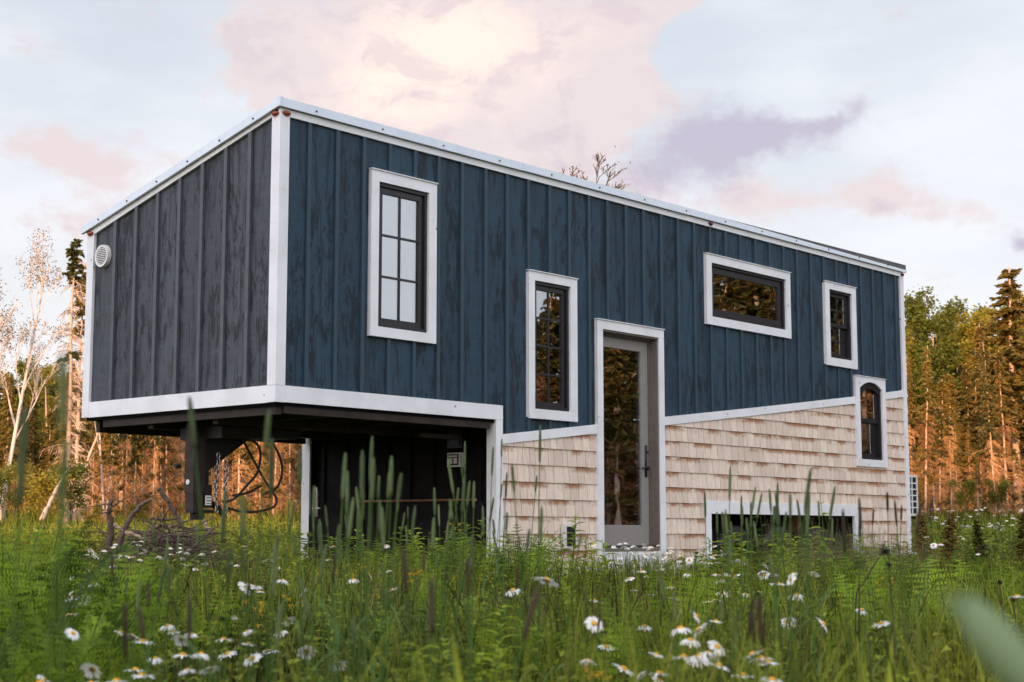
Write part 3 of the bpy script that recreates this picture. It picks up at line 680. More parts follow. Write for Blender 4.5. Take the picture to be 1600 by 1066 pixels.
marker((.06, 0.0, 3.915), 'y', M['amber']); marker((0.0, .055, 3.91), 'x', M['amber']); marker((0.0, 2.55, roofz(2.55, 3.92)), 'x', M['amber'])
marker((6.02, 0.0, 3.925), 'y', M['redlens'], .9); marker((L-.04, -.001, 3.92), 'y', M['redlens'], .9)
m = MB(); m.box(3.47, 3.63, -.05, .0, .48, .70); m.build('power_inlet', M['plastic'], house)['label'] = 'pale inlet box low on the shingles'
m = MB(); m.box(3.49, 3.61, -.058, -.0505, .50, .68); m.build('inlet_cover', M['black'], house)
m = MB(); X0, X1, Y0, Y1, Z0, Z1 = L+.03, L+.335, .06, .86, .84, 1.36
m.box(X0, X1, Y0+.02, Y1, Z0, Z1)
framebars(m, X0, X1, Z0, Z1, .028, Y0, Y0+.02)
m.box((X0+X1)/2-.012, (X0+X1)/2+.012, Y0, Y0+.02, Z0+.028, Z1-.028)
for k in range(1, 6): zz = Z0+.028+(Z1-Z0-.056)*k/6; m.box(X0+.028, X1-.028, Y0+.002, Y0+.0195, zz-.008, zz+.008)
ac = m.build('heat_pump', M['plastic'], house); ac['label'] = 'pale heat pump unit with louvred side hung off the far end'
m = MB(); m.box(X0+.029, X1-.029, Y0+.012, Y0+.0185, Z0+.029, Z1-.029); m.build('grille', M['blacksteel'], ac)
for yy in (.1, .7): m = MB(); m.box(L, X0, yy, yy+.04, .836, 1.0); m.box(L, X1, yy, yy+.04, .80, .835); m.build('bracket', M['blacksteel'], ac)

# ------------------------------------------------------------------ trees
def sticks(rs, base, d, ln, r, droop, n=4, wob=.06):
    pts = [Vector(base)]; d = Vector(d).normalized()
    for i in range(n):
        d = (d + Vector((rs.uniform(-1, 1)*wob, rs.uniform(-1, 1)*wob, -droop/n + rs.uniform(-1, 1)*wob))).normalized()
        pts.append(pts[-1] + d*(ln/n))
    return pts, [r*(1-.75*i/n) for i in range(n+1)]
def quad_leaf(m, c, d, w, l, rs, mi=0):
    d = Vector(d).normalized(); s = d.cross(Vector((rs.uniform(-1, 1), rs.uniform(-1, 1), rs.uniform(-1, 1))))
    s = s.normalized()*w*.5 if s.length > 1e-4 else d.orthogonal()*w*.5
    c = Vector(c); m.poly([c-s*.4, c+d*l*.5-s, c+d*l, c+d*l*.5+s], mi)
def conifer(seed, h, dead_to, dead_dens, crown_r, needle_dens, trunk_r=.09, dead_r=.9):
    """trunk, dead branches, living crown: three meshes"""
    rs = random.Random(seed); T = MB(); B = MB(); Cn = MB(); T.sm = True
    n = 9; pts = [(rs.uniform(-.05, .05)*k/n*h*.12, rs.uniform(-.05, .05)*k/n*h*.12, h*k/n - (.15 if k == 0 else 0)) for k in range(n+1)]
    rad = [trunk_r*(1-.9*k/n)+.008 for k in range(n+1)]; T.tube(pts, rad, 8)
    def at(z): 
        k = min(int(z/h*n), n-1); t = z/h*n-k; return Vector(pts[k]).lerp(Vector(pts[k+1]), t)
    z = h*.04
    while z < h*.99:
        f = z/h; alive = rs.random() < (f-dead_to)/.18 if f > dead_to-.02 else rs.random() < .06
        if alive:
            R = crown_r*(1-f)**.75*rs.uniform(.6, 1.1)+.12
            for k in range(int(3+needle_dens*2)):
                a = rs.uniform(0, 2*PI); d = Vector((math.cos(a), math.sin(a), rs.uniform(-.15, .3)))
                bp, br = sticks(rs, at(max(.1, z+rs.uniform(-.12, .12))), d, R*rs.uniform(.45, 1.15), .012, rs.uniform(.1, .7), 4, .12); B.tube(bp, br, 3, cap=False)
                for i in range(1, len(bp)):
                    for q in range(int(5*needle_dens)+2):
                        c = bp[i-1].lerp(bp[i], rs.random()); dd = (bp[i]-bp[i-1]).normalized()
                        side = dd.cross(Vector((0, 0, 1)))*rs.choice((-1, 1))
                        d2 = dd*rs.uniform(.2, 1) + side*rs.uniform(.2, 1) + Vector((0, 0, rs.uniform(-.6, .2)))
                        quad_leaf(Cn, c, d2, rs.uniform(.05, .10), rs.uniform(.12, .26)*(1.1-.4*f), rs)
            z += h*rs.uniform(.010, .026)
        else:
            for k in range(rs.randint(1, 2+int(dead_dens))):
                a = rs.uniform(0, 2*PI); ln = dead_r*rs.choice((.3, .5, .8, 1.2))*rs.uniform(.6, 1.2)*(1.0-f*.35)*(.75+.5*math.sin(z*2.3+seed))
                d = Vector((math.cos(a), math.sin(a), rs.uniform(-.1, .45)))
                bp, br = sticks(rs, at(z), d, ln, rs.uniform(.010, .018), .9, 5, .12); B.tube(bp, br, 3, cap=False)
                for i in range(1, len(bp)):
                    for q in range(rs.randint(1, int(1.8*dead_dens)+1)):
                        c = bp[i-1].lerp(bp[i], rs.random()); dd = (bp[i]-bp[i-1]).normalized(); side = dd.cross(Vector((0, 0, 1)))*rs.choice((-1, 1))
                        d2 = (dd*rs.uniform(.3, 1)+side*rs.uniform(.3, 1)+Vector((0, 0, rs.uniform(-.7, .3)))).normalized()
                        l2 = rs.uniform(.12, .38); s2 = Vector((0, 0, 1)).cross(d2).normalized()*.008
                        B.poly([c-s2, c+s2, c+d2*l2*.6+s2*.6+Vector((0, 0, -.02)), c+d2*l2+Vector((0, 0, -.07))])
            z += h*rs.uniform(.010, .022)
    return T, B, Cn
def broadleaf(seed, h, spread, leaves, leafsize=.11, trunk_r=.09, fork=.35, stems=1, up=.75, levels=3, sub=4, crownlow=.35):
    rs = random.Random(seed); T = MB(); B = MB(); Cn = MB(); T.sm = True; tips = []
    def grow(p, d, ln, r, lev):
        bp, br = sticks(rs, p, d, ln, r, -.12 if lev > 0 else 0, 5, .10 if lev else .05)
        (T if lev == 0 else B).tube(bp, [max(x, .006) for x in br], 8 if lev == 0 else (5 if lev == 1 else 3), cap=False)
        if lev >= levels-1: tips.extend(bp[1:]) 
        if lev < levels:
            for k in range(sub + (6 if lev == 0 else 0)):
                t = rs.uniform(crownlow if lev == 0 else .25, 1.0); i = min(int(t*5), 4); q = bp[i].lerp(bp[i+1], t*5-i); a = rs.uniform(0, 2*PI)
                dd = (Vector(bp[i+1]-bp[i]).normalized()*up + Vector((math.cos(a), math.sin(a), rs.uniform(-.1, .5)))*(1-up+.25)).normalized()
                grow(q, dd, ln*rs.uniform(.38, .6)*(spread if lev == 0 else 1)*(1.25-.6*t), br[i]*.55, lev+1)
    for s_ in range(stems):
        d = Vector((0, 0, 1)) if stems == 1 else Vector(((-1)**s_*.16, rs.uniform(-.08, .08), 1))
        grow(Vector((.04*s_, 0, -.15)), d, h*(.92 - .08*s_), trunk_r*(1-.2*s_), 0)
    if tips:
        for k in range(leaves):
            c = rs.choice(tips); q = c + Vector((rs.gauss(0, .13), rs.gauss(0, .13), rs.gauss(0, .13)))
            quad_leaf(Cn, q, (rs.uniform(-1, 1), rs.uniform(-1, 1), rs.uniform(-1, .6)), leafsize*rs.uniform(.6, 1.1), leafsize*rs.uniform(.8, 1.5), rs)
    return T, B, Cn
PROTO = {}
def reg(key, tri, mats):
    T, B, Cn = tri
    PROTO[key] = (T.mesh('trunk', mats[0]), B.mesh('branches', mats[1]), Cn.mesh('crown', mats[2]) if Cn.f else None)
for k in range(6): reg('dead%d' % k, conifer(20+k, 8.0, .36+.08*k, 3.2, 1.2, 1.2, .075, 1.15), (M['bark'], M['drytwig'], M['needle']))
for k in range(3): reg('live%d' % k, conifer(40+k, 9.0, .12+.1*k, 1.5, 1.7, 1.7, .11, .9), (M['bark'], M['drytwig'], M['needle']))
for k in range(4): reg('leaf%d' % k, broadleaf(60+k, 9.0, .62, 5200, .13, .10), (M['bark'], M['darkbark'], M['aspen']))
for k in range(2): reg('bush%d' % k, broadleaf(70+k, 2.6, 1.1, 1900, .10, .03, crownlow=.1), (M['darkbark'], M['darkbark'], M['aspen']))
reg('birch', broadleaf(81, 9.0, .55, 3600, .055, .085, stems=2, up=.86, levels=4, sub=4, crownlow=.3), (M['birch'], M['birch'], M['birchleaf']))
reg('bare', broadleaf(83, 9.0, .42, 60, .06, .08, stems=1, up=.8, levels=4, sub=5), (M['darkbark'], M['darkbark'], M['birchleaf']))
reg('snag', conifer(91, 9.0, .78, 1.2, .75, 1.3, .085, .9), (M['bark'], M['bark'], M['needle']))
reg('snagb', conifer(92, 8.2, .66, 1.2, .7, 1.2, .075, .7), (M['bark'], M['bark'], M['needle']))
PH = dict(dead=8.0, live=9.0, leaf=9.0*1.02, bush=2.9, birch=9.0, bare=9.4, snag=9.0, snagb=8.2)
def tree(name, key, px, D, py=None, h=None, label=None, cat='tree', group=None, rz=None, wide=1.0, rs=random):
    x, y = place(px, D); base = ''.join(c for c in key if not c.isdigit())
    if h is None: h = height_for(px, py, D)
    s = h/PH[base]; r = empty(name, (x, y, gz(x, y)))
    r.scale = (s*wide, s*wide, s); r.rotation_euler = (rs.gauss(0, .022), rs.gauss(0, .022), rs.uniform(0, 2*PI) if rz is None else rz)
    tag(r, label, cat, group)
    T, B, Cn = PROTO[key]
    link('trunk', T, r); link('branches', B, r)
    if Cn: link('crown', Cn, r)
    return r
rt = random.Random(77)
tree('birch_tree', 'birch', 6, 47, 385, label='white-stemmed birch with sparse leaves against the sky at the left edge', rz=.4)
tree('spruce_snag', 'snag', 108, 42, 366, label='tall bare spruce with a tufted top left of the house', rz=1.0)
tree('spruce_snag', 'snagb', 122, 45, 410, label='shorter bare spruce just behind the tall tufted one left of the house', rz=2.2)
tree('bare_tree', 'bare', 905, 42, 226, label='leafless treetop showing above the roof', cat='tree', wide=1.7)
tree('spruce_tree', 'live0', 1588, 56, 416, label='tall dark spruce standing above the wood at the right edge', rz=.5, wide=1.5)
tree('birch_tree', 'birch', 168, 46, h=6.5, label='pale birch trunk standing below the house floor at the left', rz=2.0, wide=.55)
# right wood
gR = 'sunlit trees of the wood right of the house'; gL = 'trees of the wood left of the house'
def wood(pxs, kinds, Dr, pyr, label, name, cat, group, wide=1.0):
    for px in pxs:
        D = rt.uniform(*Dr); py = rt.uniform(*pyr); k = rt.choice(kinds)
        tree(name, k, px + rt.uniform(-7, 7), D, py, label=label, cat=cat, group=group, rs=rt, wide=wide*rt.uniform(.85, 1.15))
DK = ['dead%d' % k for k in range(6)]; LK = ['live0', 'live1', 'live2']; AK = ['leaf%d' % k for k in range(4)]
wood(np.arange(1385, 1740, 24), AK, (62, 72), (468, 515), 'green leafy tree rising behind the spruces right of the house', 'leafy_tree', 'tree', gR + ', leafy', 1.0)
wood(np.arange(1385, 1740, 18), ['dead0', 'dead1', 'live1', 'live2', 'live0'], (57, 66), (500, 600), 'half dead spruce with brown lower branches in the right-hand wood', 'spruce_tree', 'tree', gR + ', spruces')
wood(np.arange(1390, 1740, 13), DK+['live1'], (50, 59), (530, 720), 'thin orange-lit dead spruce at the front of the right-hand wood', 'dead_spruce', 'tree', gR + ', front row', .85)
wood(np.arange(1440, 1740, 60), ['bush0', 'bush1'], (50, 53), (745, 775), 'low leafy bush at the foot of the right-hand wood', 'bush', 'bush', 'bushes below the right wood')
# left wood
wood(np.arange(-120, 520, 34), AK, (58, 70), (565, 605), 'green leafy tree rising behind the left-hand wood', 'leafy_tree', 'tree', gL + ', leafy', 1.1)
wood(np.arange(-120, 560, 22), ['dead0', 'dead1', 'live1', 'live2', 'dead3'], (52, 60), (585, 650), 'brown half dead spruce in the left-hand wood', 'spruce_tree', 'tree', gL + ', spruces')
wood(np.arange(100, 560, 12), DK, (45, 52), (560, 640), 'thin orange-lit dead spruce seen beneath the house', 'dead_spruce', 'tree', gL + ', front row', .8)
wood(np.arange(-60, 130, 44), ['bush0', 'bush1'], (40, 47), (680, 750), 'leafy bush at the foot of the left-hand wood', 'bush', 'bush', 'bushes below the left wood', 1.2)
wood(np.arange(150, 520, 75), ['bush0', 'bush1'], (43, 46), (775, 795), 'small bush below the dead spruces seen beneath the house', 'bush', 'bush', 'small bushes beneath the spruces')

def merge_wood(name, items, label, cat='trees'):
    """many trees as one far-off mass; items: (key, x, y, h, rz, wide)"""
    cache = {}; VS = []; FS = []; MI = []; off = 0; mats = [M['bark'], M['drytwig'], M['needle'], M['aspen'], M['darkbark'], M['birch']]
    for key, x, y, h, rz, wide in items:
        if key not in cache:
            L_ = []
            for me in PROTO[key]:
                if me is None: continue
                v = np.empty(len(me.vertices)*3, np.float32); me.vertices.foreach_get('co', v)
                lt = np.empty(len(me.polygons), np.int32); me.polygons.foreach_get('loop_total', lt); ls = np.empty(len(me.polygons), np.int32); me.polygons.foreach_get('loop_start', ls)
                li = np.empty(len(me.loops), np.int32); me.loops.foreach_get('vertex_index', li)
                ok = lt == 4; f = li[ls[ok][:, None] + np.arange(4)[None]]
                L_.append((v.reshape(-1, 3), f, mats.index(me.materials[0]) if me.materials[0] in mats else 3))
            cache[key] = L_
        base = ''.join(c for c in key if not c.isdigit()); s = h/PH[base]; c, sn = math.cos(rz), math.sin(rz); z = gz(x, y)
        for v, f, mi in cache[key]:
            V = np.stack([(v[:, 0]*c-v[:, 1]*sn)*s*wide+x, (v[:, 0]*sn+v[:, 1]*c)*s*wide+y, v[:, 2]*s+z], -1)
            VS.append(V); FS.append(f+off); MI.append(np.full(len(f), mi)); off += len(V)
    me = npmesh(name, np.concatenate(VS), [np.concatenate(FS)], mats, mi=np.concatenate(MI))
    return tag(link(name, me), label, cat, kind='stuff')
it = []
for px in np.arange(-330, 1980, 16):
    for D0, py in ((76, 585), (84, 560)):
        side = 520 if px > 1300 else 600
        D = D0+rt.uniform(-4, 4); x, y = place(px+rt.uniform(-8, 8), D); it.append((rt.choice(LK+['leaf0', 'leaf2']), x, y, height_for(px, side+rt.uniform(-15, 45), D), rt.uniform(0, 6.2), rt.uniform(.9, 1.3)))
for px in np.arange(-330, 1980, 13):
    for D0 in (68, 74): D = D0+rt.uniform(-2, 2); x, y = place(px+rt.uniform(-8, 8), D); it.append((rt.choice(['live0', 'live0', 'live1']), x, y, rt.uniform(3.5, 6.5), rt.uniform(0, 6.2), 1.5))
merge_wood('far_wood', it, 'far dark mass of woodland filling the gaps behind the nearer trees', 'woodland')
# wood behind and beside the photographer: it shades the meadow from the low sun and shows in the window glass
it = []; lat = np.array([-SUNV[1], SUNV[0]])
for row, dd in enumerate((38, 41, 44, 48)):
    for u in np.arange(-34, 46, 2.3):
        x, y = SUNV[0]*dd + lat[0]*(u+rt.uniform(-.9, .9)), SUNV[1]*dd + lat[1]*(u+rt.uniform(-.9, .9))
        it.append((rt.choice(['live0', 'live1', 'leaf1', 'leaf3']), x, y, float(np.interp(u, [-12, -8, -4.5, 40], [4, 5.5, 12.0, 12.0]))+rt.uniform(-.3, 1.3)+.15*(dd-38), rt.uniform(0, 6), 1.35))
merge_wood('woodland', it, 'dense wood behind the photographer that shades the meadow', 'woodland')
it = []
def refh(a):   # tree height by bearing from the house
    return float(np.interp(a, [95, 118, 121, 124, 128, 130, 133, 136, 150], [11.5, 11.2, 11.0, 10.6, 10.0, 9.2, 7.2, 6.4, 5.6]))
for a in np.arange(86, 162, .8):
    for dd in (46, 50): b = math.radians(a+rt.uniform(-.5, .5)); it.append((rt.choice(['live0', 'live1', 'dead0']), 4+dd*math.sin(b), dd*math.cos(b), min(rt.uniform(4.5, 6.5), refh(a)*.85), rt.uniform(0, 6), 1.6))
for row, dd in enumerate((34, 37, 40, 44, 48)):
    for a in np.arange(88, 160, 1.8):
        b = math.radians(a + rt.uniform(-1, 1)); x, y = 4.0 + dd*math.sin(b), dd*math.cos(b)
        it.append((rt.choice(['dead0', 'dead3', 'live2', 'dead1', 'dead2', 'dead4', 'dead0']), x, y, refh(a)*(1 if row else .75)+rt.uniform(-1.2, .6)+.1*(dd-34)-gz(x, y)*0, rt.uniform(0, 6), 1.1))
merge_wood('woodland', it, 'wood beside the meadow mirrored in the window glass', 'woodland')

# ------------------------------------------------------------------ meadow
HX0, HX1 = 2.55, L-.05
def free(x, y, m=0.0):     # outside the trailer footprint
    return ~((x > HX0-m) & (x < HX1+m) & (y > .06-m) & (y < WD+m))
def wedge(n, d0, d1, rg, half=.37, pw=1.0):
    t = rg.random(n); d = np.sqrt(d0**2+(d1**2-d0**2)*t**pw); a = YAW + (rg.random(n)*2-1)*half
    return CAM[0]+d*np.sin(a), CAM[1]+d*np.cos(a), d
HEAP = place(285, 17.0)
def blades(n, d0, d1, hmin, hmax, wmin, wmax, seed, pw=1.0, half=.37, tlo=0, thi=1):
    rg = np.random.default_rng(seed); x, y, d = wedge(n, d0, d1, rg, half, pw)
    ok = free(x, y); under = (x > 0) & (x < 2.6) & (y > 0) & (y < 2.6)
    ok &= ~(under & (rg.random(n) < .5)); x, y, d = x[ok], y[ok], d[ok]; n = len(x)
    pn = np.sin(x*1.7+np.sin(y*1.1))*np.cos(y*1.9-x*.6)     # patchiness
    pn2 = np.sin(x*.55+2.0+1.3*np.sin(y*.45))*np.cos(y*.8+.4*x)
    h = (hmin+(hmax-hmin)*rg.random(n)**1.9)*(1+.25*pn+.22*pn2); hq = np.hypot(x-HEAP[0], y-HEAP[1]); h = np.minimum(h, .56); h = h*np.where(hq < 6.5, .45+.55*np.clip((hq-4.5)/2, 0, 1), 1.0); w = wmin+(wmax-wmin)*rg.random(n)
    az_ = rg.random(n)*2*PI; lean = h*(.08+.5*rg.random(n)**2); z = ground_z(x, y)
    la = rg.random(n)*2*PI; sx, sy = np.cos(az_)*w*.5, np.sin(az_)*w*.5; V = np.empty((n, 7, 3)); 
    for i, (t, ww) in enumerate(((0, 1.0), (.38, .9), (.75, .6))):
        cx, cy, cz = x+np.cos(la)*lean*t*t, y+np.sin(la)*lean*t*t, z+h*t*(1-.12*t)-(.03 if i == 0 else 0)
        V[:, 2*i] = np.stack([cx-sx*ww, cy-sy*ww, cz], -1); V[:, 2*i+1] = np.stack([cx+sx*ww, cy+sy*ww, cz], -1)
    V[:, 6] = np.stack([x+np.cos(la)*lean, y+np.sin(la)*lean, z+h*.9], -1)
    b = (np.arange(n)*7)[:, None]; q = np.concatenate([b+np.array([0, 1, 3, 2]), b+np.array([2, 3, 5, 4])]); t3 = b+np.array([4, 5, 6])
    tint = np.clip(.30+.26*pn2+.14*pn+rg.normal(0, .30, n), tlo, thi)
    return V.reshape(-1, 3), q, t3, np.repeat(tint, 7)
def join(parts, name, mat):
    off = 0; VV = []; Q = []; T3 = []; A = []
    for V, q, t3, a in parts: VV.append(V); Q.append(q+off); T3.append(t3+off); A.append(a); off += len(V)
    return link(name, npmesh(name, np.concatenate(VV), [np.concatenate(Q), np.concatenate(T3)], mat, np.concatenate(A)))
gr = join([blades(9000, 1.6, 5, .18, .46, .003, .006, 1), blades(40000, 4.5, 15, .12, .66, .003, .0085, 2), blades(60000, 14, 30, .18, .46, .007, .014, 3),
           blades(50000, 28, 62, .2, .5, .014, .03, 4, half=.45), blades(14000, .0, 26, .2, .4, .02, .04, 6, half=PI)], 'meadow_grass', M['grass'])
gd = join([blades(9000, 3.0, 15, .10, .50, .0025, .005, 41), blades(6000, 14, 30, .15, .42, .006, .012, 42)], 'dry_grass', M['drygrass'])
tag(gd, 'thin straw brown dead grass stems mixed through the green meadow', 'dry grass', kind='stuff')
tag(gr, 'knee-high green meadow grass spreading round the house', 'grass', kind='stuff')
# low leafy ground cover
def cover(n, d0, d1, zmax, size, seed):
    rg = np.random.default_rng(seed); x, y, d = wedge(n, d0, d1, rg); ok = free(x, y); x, y = x[ok], y[ok]; n = len(x)
    z = ground_z(x, y)+.02+zmax*rg.random(n)**.8; s = size*(.5+rg.random(n)); a = rg.random(n)*2*PI; ti = rg.normal(0, .5, n)
    dx, dy = np.cos(a), np.sin(a); V = np.empty((n, 4, 3))
    V[:, 0] = np.stack([x, y, z], -1); V[:, 1] = np.stack([x+dx*s*.5-dy*s*.25, y+dy*s*.5+dx*s*.25, z+s*.25+ti*s*.2], -1)
    V[:, 2] = np.stack([x+dx*s, y+dy*s, z+s*.2*ti], -1); V[:, 3] = np.stack([x+dx*s*.5+dy*s*.25, y+dy*s*.5-dx*s*.25, z+s*.25-ti*s*.2], -1)
    f = (np.arange(n)*4)[:, None]+np.arange(4); return V.reshape(-1, 3), f, np.repeat(np.clip(rg.normal(.55, .25, n), 0, 1), 4)
a1 = cover(26000, 2.5, 15, .26, .04, 21); a2 = cover(26000, 14, 36, .34, .08, 22)
me = npmesh('ground_cover', np.concatenate([a1[0], a2[0]]), [np.concatenate([a1[1], a2[1]+len(a1[0])])], M['grass'], np.concatenate([a1[2], a2[2]]))
tag(link('ground_cover', me), 'low leafy ground cover between the grass stems', 'ground cover', kind='stuff')

# ---- single plants
def sub_empty(name, x, y, s, rz, label, cat, group):
    o = empty(name, (x, y, gz(x, y)-.01)); o.scale = (s, s, s); o.rotation_euler = (0, 0, rz); return tag(o, label, cat, group)
def frond(m, rs, az_, ln, arch, nodes=25):
    d = Vector((math.cos(az_), math.sin(az_), 0)); up = Vector((0, 0, 1)); side = d.cross(up); pts = []; sw = rs.uniform(-.12, .12)
    for i in range(nodes+1):
        t = i/nodes; pts.append(d*(ln*(t*.30+.42*t*t)*arch) + up*(ln*(t*1.05-.40*t**2.6*arch)) + side*(sw*ln*t*t))
    m.tube(pts, [.0032*(1-.8*i/nodes)+.0006 for i in range(nodes+1)], 3, 1, cap=False)
    roll = rs.uniform(-.5, .5); kk = rs.uniform(.85, 1.15)
    for i in range(6, nodes+1):
        t = i/nodes; L0 = ln*.185*kk*math.sin(PI*min(1, (t-.18)/.82)**.7)*.97 + .008; tan = (pts[i]-pts[i-1]).normalized()
        sd = (side*math.cos(roll)+side.cross(tan)*math.sin(roll)).normalized(); nrm = sd.cross(tan).normalized()
        for sg in (-1, 1):
            if rs.random() < .04: continue
            pd = (sd*sg + tan*rs.uniform(.3, .6) - up*rs.uniform(.0, .3) + nrm*rs.uniform(-.15, .15)).normalized(); pl = L0*rs.uniform(.75, 1.15); base = pts[i]
            wv = pd.cross(nrm).normalized(); k = 7
            for q in range(k):
                u = (q+.3)/k; c = base+pd*pl*u - up*(.16*pl*u*u); ww = .011*(1-u*.85)*(pl/.1)**.5+.001; step = pl/k
                for s2 in (-1, 1): m.poly([c, c+pd*step*.15+wv*s2*ww*.8, c+pd*step*.75+wv*s2*ww*1.1+nrm*rs.uniform(-.003, .003), c+pd*step*.55], 0)
def fern_proto(seed, n, ln):
    rs = random.Random(seed); fr = []
    for i in range(n):
        m = MB(); frond(m, rs, 2*PI*i/n+rs.uniform(-.5, .5), ln*rs.uniform(.6, 1.15), rs.uniform(.25, 1.1)); fr.append(m.mesh('frond', [M['fern'], M['stem']]))
    return fr
FERN = [fern_proto(101, 8, .62), fern_proto(102, 9, .58), fern_proto(103, 7, .66), fern_proto(104, 8, .52)]
def fern(px, D, s, label, group, rs, cat='fern'):
    x, y = place(px, D)
    if not free(np.array(x), np.array(y), .1): return
    r = sub_empty('fern', x, y, s, rs.uniform(0, 2*PI), label, cat, group)
    for me in rs.choice(FERN): link('frond', me, r)
rf = random.Random(12)
for i in range(34): pxf = rf.uniform(-60, 215); fern(pxf, rf.uniform(3.8, 7.2), rf.uniform(.85, 1.22)*(1 if pxf < 120 else .76), 'lush green fern in the large clump filling the lower left corner', 'ferns of the lower left clump', rf)
for i in range(24): fern(rf.uniform(600, 830), rf.uniform(8.5, 11.3), rf.uniform(.75, 1.12), 'bright fern growing before the dark opening under the house', 'ferns before the dark opening', rf)
for i in range(12): fern(rf.uniform(880, 1010), rf.uniform(4.0, 6.0), rf.uniform(.5, .78), 'dark green fern in the middle foreground below the door', 'ferns in the middle foreground', rf)
for i in range(48): fern(rf.uniform(1330, 1640), rf.uniform(6.5, 10.5), rf.uniform(.72, 1.0), 'bright green fern in the spread at the lower right', 'ferns at the lower right', rf)
for i in range(20): fern(rf.uniform(1050, 1400), rf.uniform(5.0, 8.0), rf.uniform(.55, .8), 'small fern in the meadow below the wheel opening', 'ferns below the wheel opening', rf)
for i in range(14): fern(rf.uniform(640, 930), rf.uniform(4.0, 6.0), rf.uniform(.55, .85), 'low fern at the bottom edge between the tall grass heads', 'ferns at the bottom centre', rf)
for i in range(10): fern(rf.uniform(215, 600), rf.uniform(5.0, 9.5), rf.uniform(.5, .8), 'small fern among the daisies at the left', 'ferns among the left daisies', rf)
for i, (px, D, s) in enumerate(((92, 6.0, 1.22), (150, 6.6, 1.0), (20, 5.2, 1.05))):
    fern(px, D, s, ['tallest fern, its tip standing up left of the log heap', 'fern reaching toward the log heap at the left', 'tall fern at the very left edge'][i], None, rf)

# timothy grass
def timothy_proto(seed, h, hl, hr, bend):
    rs = random.Random(seed); st = MB(); hd = MB(); lf = MB(); st.sm = True; hd.sm = True
    a = rs.uniform(0, 2*PI); d = Vector((math.cos(a), math.sin(a), 0)); P_ = lambda t: d*(bend*h*t*t)+Vector((0, 0, h*t))
    t1 = 1-hl/h; st.tube([P_(t1*k/7) for k in range(8)], [.0021, .002, .0018, .0017, .0015, .0014, .0013, .0012], 5, cap=False)
    n = 9; hd.tube([P_(t1+(1-t1)*k/n) for k in range(n+1)], [hr*x for x in (.35, .8, .95, 1, 1, 1, .98, .92, .78, .3)], 8)
    for k in range(170):
        t = t1+(1-t1)*rs.uniform(.02, .98); c = P_(t); u = rs.uniform(0, 2*PI); q = (t-t1)/(1-t1); rr = hr*min(1, .55+3*q, .4+4*(1-q)); o = Vector((math.cos(u), math.sin(u), .5)).normalized(); s = Vector((-math.sin(u), math.cos(u), 0))*.0007
        p = c+Vector((math.cos(u), math.sin(u), 0))*rr*.8; hd.poly([p-s, p+s, p+o*.0032])
    for k in range(2):
        t = rs.uniform(.25, .6); c = P_(t); u = rs.uniform(0, 2*PI); o = Vector((math.cos(u), math.sin(u), 0)); s = Vector((-math.sin(u), math.cos(u), 0))*.003; l = rs.uniform(.12, .22)
        q = [c + o*l*v*(.6) + Vector((0, 0, l*(v*.9-.55*v*v))) for v in (0, .35, .7, 1)]
        lf.poly([q[0]-s*.6, q[1]-s, q[1]+s, q[0]+s*.6]); lf.poly([q[1]-s, q[2]-s*.7, q[2]+s*.7, q[1]+s]); lf.poly([q[2]-s*.7, q[3], q[3]+s*.1, q[2]+s*.7])
    return st.mesh('stem', M['stem']), hd, lf.mesh('leaf', M['stem'])
TIM = []
for k, (h, hl, hr, b) in enumerate(((.80, .085, .0038, .02), (.80, .07, .0035, .05), (.80, .105, .0040, .03), (.80, .06, .0036, .06), (.80, .095, .0038, .09))):
    st, hd, lf = timothy_proto(200+k, h, hl, hr, b); TIM.append((st, hd.mesh('seed_head', M['timothy']), lf, hd.mesh('seed_head', M['drystem'])))
def timothy(px, D, py, label, group, rs, dry=False, fat=1.0, k=None, rz=None):
    x, y = place(px, D); h = height_for(px, py, D)
    if h < .25: return
    if not free(np.array(x), np.array(y), .05): return
    st, hd, lf, hb = TIM[rs.randrange(5) if k is None else k]; r = empty('timothy_grass', (x, y, gz(x, y))); s = h/.80; f_ = (s+1)/2*fat
    r.scale = (f_, f_, s); r.rotation_euler = (rs.gauss(0, .03), rs.gauss(0, .03), rs.uniform(0, 2*PI) if rz is None else rz); tag(r, label, 'grass stalk', group)
    link('stem', st, r); link('seed_head', hb if dry else hd, r); link('leaf', lf, r)
rg_ = random.Random(31)
for i in range(40):
    px = rg_.choice((rg_.uniform(470, 640), rg_.uniform(660, 800), rg_.uniform(200, 470), rg_.uniform(1100, 1300))); timothy(px, rg_.uniform(3.0, 6.5), rg_.uniform(775, 850), 'green timothy stalk standing level with the house floor', 'timothy stalks at eye level', rg_)
